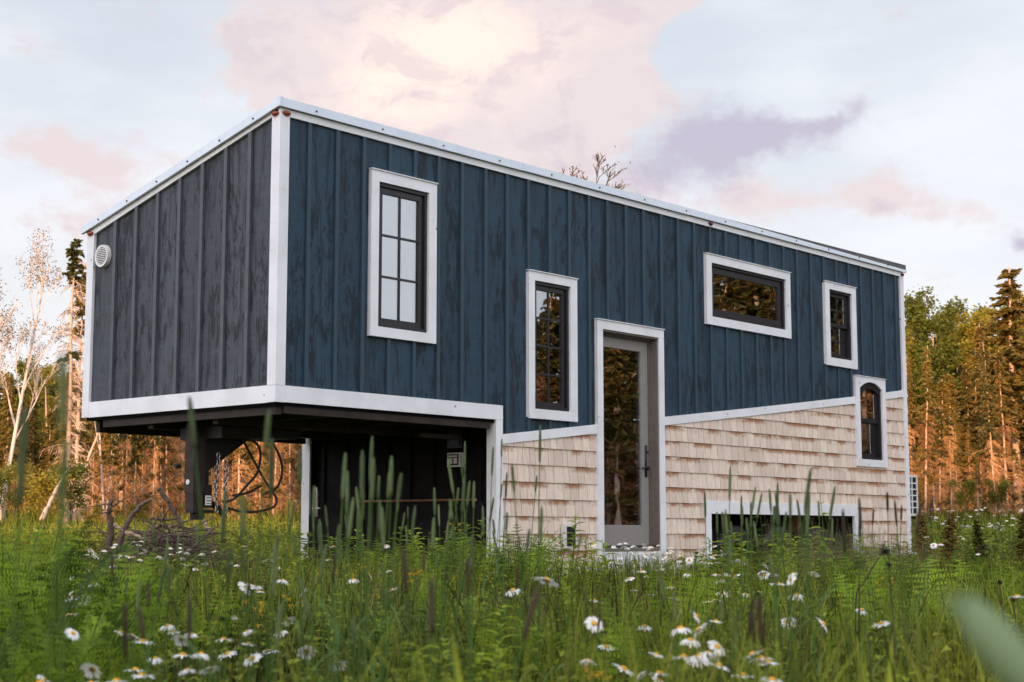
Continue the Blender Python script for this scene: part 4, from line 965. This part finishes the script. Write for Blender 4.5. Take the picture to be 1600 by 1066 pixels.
# nearest, out of focus
near = [(372, .95, 620), (398, 1.1, 645), (428, 1.3, 690), (348, 1.6, 765), (352, 1.05, 850), (265, 1.3, 880), (400, 1.0, 780), (432, 1.15, 850), (420, 1.2, 940), (566, 1.6, 715), (515, 1.8, 705),
        (540, 1.4, 900), (470, 1.9, 850), (555, 1.5, 960), (62, 1.0, 560), (40, 1.5, 640), (94, 1.3, 690), (590, 1.9, 740), (486, 2.0, 700)]
for q, (px, D, py) in enumerate(near): timothy(px, 1.9+(D-.9)*.8 if px > 200 else D, py, 'blurred green seed head close to the camera, left of centre' if px > 200 else 'blurred tall seed head close to the camera at the left edge', 'blurred near seed heads, left of centre' if px > 200 else 'blurred near seed heads, left edge', rg_, fat=1.0)
for px, py in ((530, 770), (548, 738), (560, 765), (572, 705), (582, 745), (590, 712), (600, 735), (598, 760), (562, 680), (540, 790), (525, 735), (608, 762), (612, 790), (536, 810), (553, 790), (618, 790), (576, 780), (500, 760), (510, 820), (520, 850)):
    timothy(px, rg_.uniform(2.6, 4.2), py, 'timothy seed head in the tuft before the left of the dark opening', 'timothy heads before the left of the opening', rg_)
for px, py in ((683, 762), (697, 762), (703, 752), (708, 740), (724, 690), (738, 710), (742, 752), (750, 715), (746, 778), (754, 778), (770, 700), (775, 686), (783, 738), (768, 755), (676, 812), (640, 820), (604, 800), (757, 790)):
    timothy(px, rg_.uniform(3.5, 6.0), py, 'timothy seed head standing before the right of the dark opening', 'timothy heads before the right of the opening', rg_)
for px, py in ((840, 664), (832, 726), (822, 744), (838, 790), (796, 810), (868, 830)):
    timothy(px, rg_.uniform(3.5, 5.5), py, 'timothy seed head standing before the shingles left of the door', 'timothy heads left of the door', rg_)
for px, py in ((1133, 728), (1139, 760), (1143, 768), (1150, 795), (1160, 775), (1164, 784), (1197, 752), (1213, 733), (1208, 764), (1222, 770), (1234, 770), (1240, 790), (1247, 768), (1255, 760), (1257, 785), (1270, 780), (1277, 782), (1216, 780), (1202, 790), (1190, 800), (1225, 800), (1170, 810), (1145, 815), (1120, 800), (1103, 768), (1320, 795), (1335, 790), (1345, 795), (1357, 775), (1383, 770), (1395, 790), (1409, 782), (1420, 780), (1402, 785)):
    timothy(px, rg_.uniform(2.8, 5.5), py, 'dark timothy seed head before the wheel opening', 'timothy heads before the wheel opening', rg_, dry=(px > 1310))
for i in range(46):
    px = rg_.uniform(180, 1240); timothy(px, rg_.uniform(2.6, 7), rg_.uniform(850, 960), 'timothy stalk in the foreground meadow, its head below eye level', 'foreground timothy stalks', rg_, dry=rg_.random() < .35)
for px, D, py in ((216, 1.9, 935), (291, 1.8, 945), (300, 2.0, 930), (675, 1.9, 850), (690, 1.6, 900), (715, 1.7, 905), (730, 2.0, 870), (1130, 2.2, 930), (1215, 2.0, 930), (1176, 1.9, 955)):
    timothy(px, D, py, 'dark brown seed spike near the camera at the bottom of the view', 'dark brown near spikes', rg_, dry=True, fat=1.0)
# very near blurred head reaching in at the lower right
x, y = place(1700, .75); r = empty('timothy_grass', (x, y, gz(x, y)-.1)); tag(r, 'very large blurred pale grass head leaning in at the lower right corner', 'grass stalk')
m = MB(); m.sm = True
A = np.array(CAM) + .62*(FW + RT*(1500-800)/F + UP*(533-935)/F) - np.array(r.location); B_ = np.array(CAM) + .58*(FW + RT*(1650-800)/F + UP*(533-1115)/F) - np.array(r.location)
ax = [Vector(A*(1-t)+B_*t) for t in np.linspace(0, 1, 10)]; m.tube(ax, [.003, .006, .008, .009, .0092, .0092, .009, .008, .006, .003], 10)
rr_ = random.Random(9)
for k in range(260):
    t = rr_.random(); c = Vector(A*(1-t)+B_*t); o = Vector((rr_.gauss(0, 1), rr_.gauss(0, 1), rr_.gauss(0, 1))).normalized(); s = o.orthogonal()*.0008; p = c+o*.005; m.poly([p-s, p+s, p+o*.004])
M['pale'] = leafmat('pale green grass head', (0.17, 0.25, 0.11), (0.24, 0.33, 0.16), None, .35, scale=40)
m.build('seed_head', M['pale'], r)
m = MB(); m.sm = True; m.tube([ax[-1], Vector(B_)+Vector((.06, -.03, -.15)), Vector((.02, 0, .05)), Vector((0, 0, 0))], [.0018, .002, .002, .002], 6); m.build('stem', M['stem'], r)

# daisies
def daisy_proto(seed, droop, tilt):
    rs = random.Random(seed); st = MB(); pe = MB(); di = MB(); st.sm = True; di.sm = True; h = .5
    a = rs.uniform(0, 2*PI); b = rs.uniform(.03, .12); top = Vector((math.cos(a)*b, math.sin(a)*b, h)); st.tube([(0, 0, 0), (top.x*.2, top.y*.2, h*.35), (top.x*.55, top.y*.55, h*.7), top], [.0017, .0016, .0014, .0016], 5, cap=False)
    R = Matrix.Rotation(tilt, 3, Vector((math.sin(a), -math.cos(a), 0))) if tilt else Matrix.Identity(3)
    di.lathe([(.008, -.002), (.0088, .001), (.0070, .0042), (.003, .0056), (.0001, .0058)], (0, 0, 0), 'z', 14)
    di.v = [tuple(top+R @ Vector(v)) for v in di.v]
    n = rs.randint(18, 23)
    for k in range(n):
        u = 2*PI*k/n+rs.uniform(-.07, .07); o = Vector((math.cos(u), math.sin(u), 0)); s = Vector((-math.sin(u), math.cos(u), 0)); l = rs.uniform(.017, .021); w = .0029; dr = droop+rs.uniform(-.25, .25); z0 = rs.uniform(-.0006, .0006)
        P4 = [(.006, .55, 0), (.013, 1.0, .0), (.6*l+.009, 1.05, -.2*dr), (l+.006, .8, -.55*dr), (l+.0085, .25, -.75*dr)]
        row = []
        for (d_, ww, zz) in P4: c = o*d_+Vector((0, 0, zz*l+z0)); row.append((c-s*w*ww, c+s*w*ww))
        for i in range(4): pe.poly([top+R @ v for v in (row[i][0], row[i][1], row[i+1][1], row[i+1][0])])
    lf = MB()
    for k in range(5):
        t = .1+.15*k; c = Vector((top.x*.6*t, top.y*.6*t, h*t)); u = rs.uniform(0, 2*PI); o = Vector((math.cos(u), math.sin(u), .7)).normalized(); s = Vector((-math.sin(u), math.cos(u), 0))*.004; lf.poly([c, c+o*.02-s, c+o*.045, c+o*.02+s])
    return st.mesh('stem', M['stem']), pe.mesh('petals', M['petal']), di.mesh('disc', M['disc']), lf.mesh('leaves', M['stem'])
DAI = [daisy_proto(300+k, dr, ti) for k, (dr, ti) in enumerate(((.3, .1), (.7, .25), (.15, .4), (.9, .12), (.4, .8), (.2, .0)))]
def daisy(px, py, D, label, group, rs, sc=1.0):
    x, y = place(px, D); h = height_for(px, py, D)
    if not free(np.array(x), np.array(y), .03): return
    if h < .12 or h > .95: h = max(.12, min(.95, h))
    P_ = rs.choice(DAI); r = empty('daisy', (x, y, gz(x, y))); r.rotation_euler = (rs.gauss(0, .10), rs.gauss(0, .10), rs.uniform(0, 2*PI)); tag(r, label, 'daisy', group)
    s = h/.5; r.scale = (sc, sc, s)
    for nm, me in zip(('stem', 'petals', 'disc', 'leaves'), P_):
        o = link(nm, me, r)
        if nm in ('petals', 'disc'): o.scale = (1, 1, 1/s*sc*1.0); o.location = (0, 0, .5*(1-1/s*sc))
rd = random.Random(55)
def patch(n, px0, px1, py0, py1, D0, D1, label, group, sc=1.0):
    for i in range(n):
        px = rd.uniform(px0, px1); t = rd.random(); py = py0+(py1-py0)*t; D = D1+(D0-D1)*t*rd.uniform(.8, 1)
        daisy(px, py, D, label, group, rd, sc*rd.uniform(.72, 1.15))
patch(50, 140, 345, 842, 888, 8.5, 12.0, 'white daisy in the bank of daisies below the log heap', 'daisies below the log heap', .9)
patch(66, 925, 1150, 848, 880, 8.8, 10.5, 'white daisy crowding below the door and the skirt board', 'daisies below the door', .85)
patch(24, 940, 1230, 880, 940, 6.0, 8.5, 'white daisy in the meadow right of centre, below the door cluster', 'daisies right of centre')
patch(58, 1440, 1600, 790, 825, 16, 24, 'tiny far daisy in the meadow right of the house', 'far daisies right of the house', 1.0)
patch(8, 1430, 1500, 835, 860, 10, 13, 'white daisy near the far corner of the house', 'daisies near the far corner', .9)
patch(12, 30, 140, 880, 950, 5.0, 6.5, 'white daisy half hidden among the left ferns', 'daisies in the left ferns')
patch(14, 380, 640, 850, 960, 5.5, 9, 'scattered white daisy before the dark opening', 'daisies before the opening')
for q, (px, py, D) in enumerate(((248, 985, 4.0), (272, 988, 4.0), (287, 994, 3.8), (270, 1016, 3.8), (162, 1046, 3.6), (160, 1060, 3.4), (262, 1042, 3.6), (285, 1050, 3.4), (281, 1062, 3.3), (372, 915, 5.0), (392, 917, 5.0), (366, 1020, 4.2), (378, 1028, 4.2), (440, 1005, 4.6), (456, 1008, 4.4), (545, 1022, 4.4), (863, 897, 3.8), (768, 922, 5.5))):
    daisy(px, py, D, 'white daisy low in the foreground left of centre', 'foreground daisies left of centre', rd) if px < 700 else daisy(px, py, D, ['half closed daisy bud standing in mid meadow', 'large open daisy standing alone below the shingled wall'][px > 800], None, rd, 1.25)
for q, (px, py, D) in enumerate(((1023, 970, 3.8), (1060, 982, 3.8), (1015, 1012, 3.4), (1083, 1022, 3.6), (1005, 1044, 3.3), (1026, 1045, 3.3), (990, 1038, 3.4), (1130, 1050, 3.2), (1145, 1030, 3.3), (1152, 1038, 3.2), (1137, 1022, 3.5), (1215, 907, 5.0), (1180, 925, 5.2), (1298, 962, 4.6), (1290, 972, 4.6), (1230, 968, 5.0), (1575, 925, 4.8), (970, 1000, 4.2), (1128, 1035, 3.4), (1160, 1026, 3.4))):
    daisy(px, py, D, 'white daisy low in the foreground right of centre', 'foreground daisies right of centre', rd)

for cx_, cy_, D_, n_ in ((270, 1005, 3.8, 7), (160, 1045, 3.5, 4), (285, 1050, 3.3, 5), (380, 1025, 4.2, 4), (455, 1008, 4.4, 3), (385, 915, 5.2, 4), (570, 920, 5.5, 3)):
    for k in range(n_-1): daisy(cx_+rd.gauss(0, 42), cy_-14+rd.gauss(0, 15), D_*rd.uniform(.95, 1.1), 'white daisy low in the foreground left of centre', 'foreground daisies left of centre', rd, rd.uniform(.62, .92))
for cx_, cy_, D_, n_ in ((1040, 975, 4.0, 5), (1010, 1030, 3.4, 6), (1140, 1035, 3.3, 8), (1085, 1020, 3.6, 2), (1200, 915, 5.5, 5), (1020, 925, 6, 5), (1295, 965, 4.6, 3), (1010, 940, 5.2, 3)):
    for k in range(n_-2): daisy(cx_+rd.gauss(0, 42), cy_-12+rd.gauss(0, 15), D_*rd.uniform(.95, 1.1), 'white daisy low in the foreground right of centre', 'foreground daisies right of centre', rd, rd.uniform(.62, .92))

# yellow hawkweed
def hawk_proto(seed):
    rs = random.Random(seed); st = MB(); fl_ = MB(); h = .5; st.tube([(0, 0, 0), (.01, 0, h*.5), (.02, .01, h)], [.0015, .0013, .0012], 4, cap=False)
    for k in range(4):
        u = rs.uniform(0, 2*PI); c = Vector((.02+.025*math.cos(u), .01+.025*math.sin(u), h+rs.uniform(-.03, .02))); st.tube([(.018, .01, h-.06), c], .0009, 3, cap=False)
        for j in range(12):
            v = 2*PI*j/12; o = Vector((math.cos(v), math.sin(v), .35)); s = Vector((-math.sin(v), math.cos(v), 0))*.0026; fl_.poly([c, c+o*.006-s, c+o*.0115, c+o*.006+s])
        fl_.lathe([(.0, .002), (.004, .0015), (.003, -.006)], c, 'z', 6)
    for j in range(5): v = rs.uniform(0, 6.28); o = Vector((math.cos(v), math.sin(v), .5)); s = Vector((-math.sin(v), math.cos(v), 0))*.008; st.poly([(0, 0, 0), o*.05-s, o*.11, o*.05+s])
    return st.mesh('stem', M['stem']), fl_.mesh('flowers', M['yellow'])
HK = [hawk_proto(1), hawk_proto(2), hawk_proto(3)]
def hawk(px, py, D, label, group, rs):
    x, y = place(px, D); h = max(.12, min(.8, height_for(px, py, D)))
    if not free(np.array(x), np.array(y), .03): return
    st, fl2 = rs.choice(HK); r = empty('hawkweed', (x, y, gz(x, y))); r.rotation_euler = (0, 0, rs.uniform(0, 6)); tag(r, label, 'wildflower', group); s = h/.5; r.scale = (1, 1, s)
    link('stem', st, r); o = link('flowers', fl2, r); o.scale = (.9, .9, .9/s); o.location = (0, 0, .5*(1-.9/s))
for i in range(22): hawk(rd.uniform(470, 830), rd.uniform(880, 925), rd.uniform(5.5, 9.5), 'small yellow hawkweed before the dark opening', 'hawkweed before the opening', rd)
for i in range(7): hawk(rd.uniform(270, 480), rd.uniform(910, 990), rd.uniform(4.5, 7), 'small yellow hawkweed among the left daisies', 'hawkweed among the left daisies', rd)
for px, py in ((930, 1050), (942, 1048), (925, 1058), (1388, 905), (1360, 915), (560, 900), (715, 822), (1345, 925)): hawk(px, py, 3.4 if py > 1000 else 6.5, 'yellow hawkweed at the bottom right of centre' if py > 1000 else 'lone yellow hawkweed in the meadow', 'hawkweed at the bottom edge' if py > 1000 else 'lone hawkweeds', rd)

# leafy forbs (goldenrod) and saplings
def forb_proto(seed, h, n, ll, wd, rnd=False):
    rs = random.Random(seed); st = MB(); lf = MB(); st.sm = True; b = rs.uniform(.02, .08)
    P_ = lambda t: Vector((b*t*t*h, .02*math.sin(t*3), h*t)); st.tube([P_(k/6) for k in range(7)], [.004*(1-.11*k) for k in range(7)], 5, cap=False)
    for k in range(n):
        t = .12+.88*k/n; c = P_(t); u = k*2.4+rs.uniform(-.3, .3); o = Vector((math.cos(u), math.sin(u), rs.uniform(.3, .7))).normalized(); s = Vector((-math.sin(u), math.cos(u), 0)); l = ll*(.55+.6*math.sin(PI*min(t, .95)))*rs.uniform(.8, 1.1)
        q = [c+o*l*v-Vector((0, 0, .35*l*v*v)) for v in ((0, .25, .55, .85, 1) if not rnd else (.15, .35, .6, .85, 1))]; ws = (.25, 1, 1, .45, .02) if not rnd else (.3, 1, 1.15, .75, .05)
        for i in range(4):
            a, c2 = s*wd*ws[i], s*wd*ws[i+1]; up = Vector((0, 0, wd*.35))
            lf.poly([q[i], q[i]-a+up*ws[i], q[i+1]-c2+up*ws[i+1], q[i+1]]); lf.poly([q[i], q[i+1], q[i+1]+c2+up*ws[i+1], q[i]+a+up*ws[i]])
        if rnd: lf.poly([c, q[0], q[0]+s*.001, c+s*.001])
    return st.mesh('stem', M['stem']), lf.mesh('leaves', M['forb'])
FB = [forb_proto(1, .6, 38, .10, .012), forb_proto(2, .6, 30, .12, .016), forb_proto(3, .6, 46, .085, .014), forb_proto(4, .6, 26, .10, .021)]
SP = [forb_proto(11, .9, 11, .10, .024, True), forb_proto(12, .9, 14, .09, .022, True)]
def forb(px, py, D, label, group, rs, P_=FB, name='goldenrod', cat='leafy plant', base=.6):
    x, y = place(px, D); h = height_for(px, py, D)
    if not free(np.array(x), np.array(y), .06): return
    h = max(.2, min(1.3, h)); st, lf = rs.choice(P_); r = empty(name, (x, y, gz(x, y))); s = h/base; r.scale = (s, s, s); r.rotation_euler = (0, 0, rs.uniform(0, 6)); tag(r, label, cat, group); link('stem', st, r); link('leaves', lf, r)
ro = random.Random(8)
for i in range(46): forb(ro.uniform(600, 960), ro.uniform(838, 900), ro.uniform(8, 11.3), 'leafy goldenrod growing between the opening and the door', 'goldenrod left of the door', ro)
for px, py in ((893, 806), (880, 838), (910, 840), (735, 815), (748, 808), (700, 850), (650, 862)): forb(px, py, 9.5, 'taller leafy stem standing above the greenery near the shingles', 'taller leafy stems', ro)
for i in range(90): dq = ro.uniform(3.6, 7.8); forb(ro.uniform(200, 1640), 833+(CAM[2]-ro.uniform(.18, .46))/dq*F, dq, 'leafy green stem low in the foreground meadow', 'foreground leafy stems', ro)
for i in range(34): forb(ro.uniform(960, 1620), ro.uniform(858, 905), ro.uniform(7.2, 10.5), 'leafy green plant in the meadow right of the door', 'leafy plants right of the door', ro)
for i in range(30): forb(ro.uniform(200, 480), ro.uniform(885, 940), ro.uniform(7, 15), 'leafy green plant around the daisies at the left', 'leafy plants around the left daisies', ro)
for i in range(22): forb(ro.uniform(380, 620), ro.uniform(855, 930), ro.uniform(7, 11), 'leafy stem beneath the house overhang', 'leafy stems beneath the overhang', ro)
for px, py, D, t in ((1290, 763, 9.5, 'round-leaved sapling standing before the wheel opening'), (1172, 793, 10.5, 'small round-leaved sapling at the left of the wheel opening'), (1188, 790, 11, 'second round-leaved sapling at the left of the wheel opening')):
    forb(px, py, D, t, None, ro, SP, 'sapling', 'sapling', .93)
for i in range(12): forb(ro.uniform(640, 780), ro.uniform(995, 1040), ro.uniform(2.6, 3.4), 'soft focus leafy plant at the bottom edge centre', 'soft leafy plants at the bottom', ro)
for i in range(34): forb(ro.uniform(465, 800), ro.uniform(822, 858), ro.uniform(8.2, 10.8), 'tall leafy stem before the dark opening under the house', 'tall leafy stems before the opening', ro)
for i in range(24): forb(ro.uniform(1110, 1430), ro.uniform(826, 850), ro.uniform(8.5, 11.0), 'tall leafy stem before the wheel opening', 'tall leafy stems before the wheel opening', ro)
# airy brown-green grass
def airy_proto(seed):
    rs = random.Random(seed); m = MB(); h = .75
    for k in range(9):
        a = rs.uniform(0, 6.28); b = rs.uniform(.05, .35); d = Vector((math.cos(a)*b, math.sin(a)*b, 1)).normalized(); hh = h*rs.uniform(.7, 1.05); o = Vector((rs.uniform(-.05, .05), rs.uniform(-.05, .05), 0))
        m.tube([o, o+d*hh*.6, o+d*hh], [.0013, .001, .0006], 3, cap=False)
        for j in range(26):
            t = rs.uniform(.6, 1); c = o+d*hh*t; u = rs.uniform(0, 6.28); l = .11*(1.15-t)*rs.uniform(.8, 2.2)+.01; e = c+Vector((math.cos(u)*l, math.sin(u)*l, l*.5)); s = Vector((-math.sin(u), math.cos(u), 0))*.0006
            m.poly([c-s, c+s, e]); 
            for q in range(3): f = c.lerp(e, rs.uniform(.5, 1)); w = Vector((rs.uniform(-1, 1), rs.uniform(-1, 1), rs.uniform(-1, 1)))*.0045; m.poly([f, f+w, f+w.cross(Vector((0, 0, 1)))*.5+w*.5])
    return m.mesh('redtop_grass', M['airy'])
AI = [airy_proto(k) for k in range(4)]
def airy(px, py, D, label, group, rs):
    x, y = place(px, D); h = height_for(px, py, D)
    if not free(np.array(x), np.array(y), .06): return
    o = link('redtop_grass', rs.choice(AI)); o.location = (x, y, gz(x, y)); s = max(.3, min(1.3, h))/.74; o.scale = (s*1.05, s*1.05, s); o.rotation_euler = (0, 0, rs.uniform(0, 6)); tag(o, label, 'grass tuft', group)
for i in range(80): px = ro.uniform(1205, 1440); airy(px, 815+abs(px-1290)*.06+ro.uniform(-15, 40), ro.uniform(8.0, 12.5), 'airy brownish grass tuft before the wheel opening', 'airy grass before the wheel opening', ro)
for i in range(110): airy(ro.uniform(420, 1440), ro.uniform(880, 1020), ro.uniform(4.5, 9), 'airy brownish grass tuft scattered through the meadow', 'airy grass through the meadow', ro)
for i in range(10): airy(ro.uniform(600, 720), ro.uniform(815, 860), ro.uniform(8.5, 10.5), 'airy grass tuft before the dark opening', 'airy grass before the opening', ro)
# conifer seedlings right of the far corner
PH['seed'] = 9.0
for q, (px, D, py) in enumerate(((1440, 15, 802), (1478, 16, 800), (1520, 17.5, 812), (1590, 18, 800))):
    tree('spruce_seedling', 'live0', px, D, py, label=['young spruce just right of the heat pump', 'young spruce second from the far corner', 'young spruce amid the far daisies', 'young spruce at the right edge of the meadow'][q], cat='young tree', rs=ro, wide=1.6)
# dead stalks
def stalk(pts, r, label, head=None):
    r0 = empty('dead_stalk', tuple(pts[0])); tag(r0, label, 'dead stalk'); q = [Vector(p)-Vector(pts[0]) for p in pts]; m = MB(); m.sm = True; m.tube(curve(q, 20), [r*(1-.03*k) for k in range(len(curve(q, 20)))], 6); m.build('stem', M['drystem'], r0)
    if head:
        m = MB(); e = q[-1]; rs = random.Random(4)
        for k in range(60): o = Vector((rs.gauss(0, 1), rs.gauss(0, 1), rs.gauss(0, .8))).normalized(); s = o.orthogonal()*.006; m.poly([e-s, e+s, e+o*head*rs.uniform(.6, 1.1)])
        m.build('flower_head', M['drystem'], r0)
def P3(px, py, D): x, y = place(px, D); return (x, y, CAM[2]+(833-py)/F*D)
x, y = place(1330, 5.0); stalk([(x, y, gz(x, y)), P3(1330, 940, 5.0), P3(1345, 905, 5), P3(1366, 872, 5), P3(1378, 861, 5)], .0035, 'dark dead stalk with a nodding ragged head right of the wheel opening', .022)
for q, (px, py, D) in enumerate(((1385, 880, 4.2), (1348, 985, 3.6), (1555, 905, 4.4), (1575, 930, 4.0))):
    x, y = place(px, D); stalk([(x, y, gz(x, y)), P3(px+3, (py+1100)/2, D), P3(px-2, py, D)], .0028, ['thin upright dead stalk left of the right-hand ferns', 'short brown dead stalk below the nodding one', 'dark stalk rising in the right-hand ferns', 'second dark stalk rising by the right edge'][q], .008)

# ------------------------------------------------------------------ log heap and fallen wood
def log(name, pts, r, label, mat='deadwood', twigs=0, seed=0, cat='log'):
    r0 = empty(name, tuple(pts[0])); tag(r0, label, cat); q = curve([Vector(p)-Vector(pts[0]) for p in pts], 24); rs = random.Random(seed); m = MB(); m.sm = True
    m.tube([p+Vector((rs.gauss(0, .006), rs.gauss(0, .006), rs.gauss(0, .006))) for p in q], [r*(1-.55*k/len(q))*rs.uniform(.88, 1.1) for k in range(len(q))], 9)
    m.build('trunk', M[mat], r0)
    if twigs:
        m = MB()
        for k in range(twigs):
            c = q[rs.randrange(len(q)//4, len(q))]; bp, br = sticks(rs, c, (rs.uniform(-1, 1), rs.uniform(-1, 1), rs.uniform(-.2, 1)), rs.uniform(.15, .5), .012, .2, 4, .15); m.tube(bp, br, 4)
        m.build('twigs', M[mat], r0)
DL = 19.0
def LP(px, py, D=DL): return P3(px, py, D)
log('fallen_branch', [LP(185, 862), LP(196, 835), LP(206, 812), LP(222, 792), LP(238, 783)], .04, 'crooked branch curving up to the right out of the log heap', seed=1, cat='branch')
log('stump', [LP(176, 870), LP(178, 830), LP(175, 795), LP(177, 783)], .05, 'dark broken stump at the left end of the log heap', 'darkbark', 5, 2, 'stump')
log('fallen_log', [LP(180, 820), LP(205, 832), LP(235, 842)], .03, 'pale log lying across the left of the heap', 'bark', 0, 3)
log('fallen_log', [LP(250, 765, 20), LP(275, 800, 20), LP(300, 845, 20)], .035, 'grey log slanting down behind the hitch post', 'deadwood', 3, 4)
log('fallen_log', [LP(240, 810, 20), LP(262, 812, 20), LP(285, 811, 20)], .022, 'thin log lying level on the heap', 'deadwood', 0, 5)
log('fallen_log', [LP(316, 804, 20), LP(325, 820, 20), LP(335, 835, 20)], .03, 'short broken log with orange wood right of the hitch post', 'bark', 0, 6)
log('fallen_branch', [LP(70, 812, 30), LP(90, 770, 31), LP(105, 740, 32)], .045, 'leaning dead trunk low behind the ferns', 'bark', 0, 7, 'branch')
log('fallen_tree', [LP(120, 800, 44), LP(140, 720, 44), LP(168, 640, 44)], .05, 'thin dead tree leaning against the left-hand wood', 'bark', 10, 8, 'dead tree')
m = MB(); rs = random.Random(14)
for k in range(900):
    px = rs.uniform(190, 400); D = rs.uniform(18.3, 20.5); x, y = place(px, D); hh = .62*math.exp(-((px-265)/70)**2)+.10
    z = gz(x, y)+rs.uniform(0, hh); bp, br = sticks(rs, (x, y, z), (rs.uniform(-1, 1), rs.uniform(-1, 1), rs.uniform(-.25, .35)), rs.uniform(.2, .7), rs.uniform(.004, .018), .1, 4, .12); m.tube(bp, br, 5)
tag(m.build('brush_heap', M['deadwood']), 'heap of tangled grey-brown brushwood below the overhang', 'brushwood', kind='stuff')
# ------------------------------------------------------------------ render settings
S.render.engine = 'CYCLES'
S.cycles.max_bounces = 8; S.cycles.transparent_max_bounces = 12; S.cycles.diffuse_bounces = 3
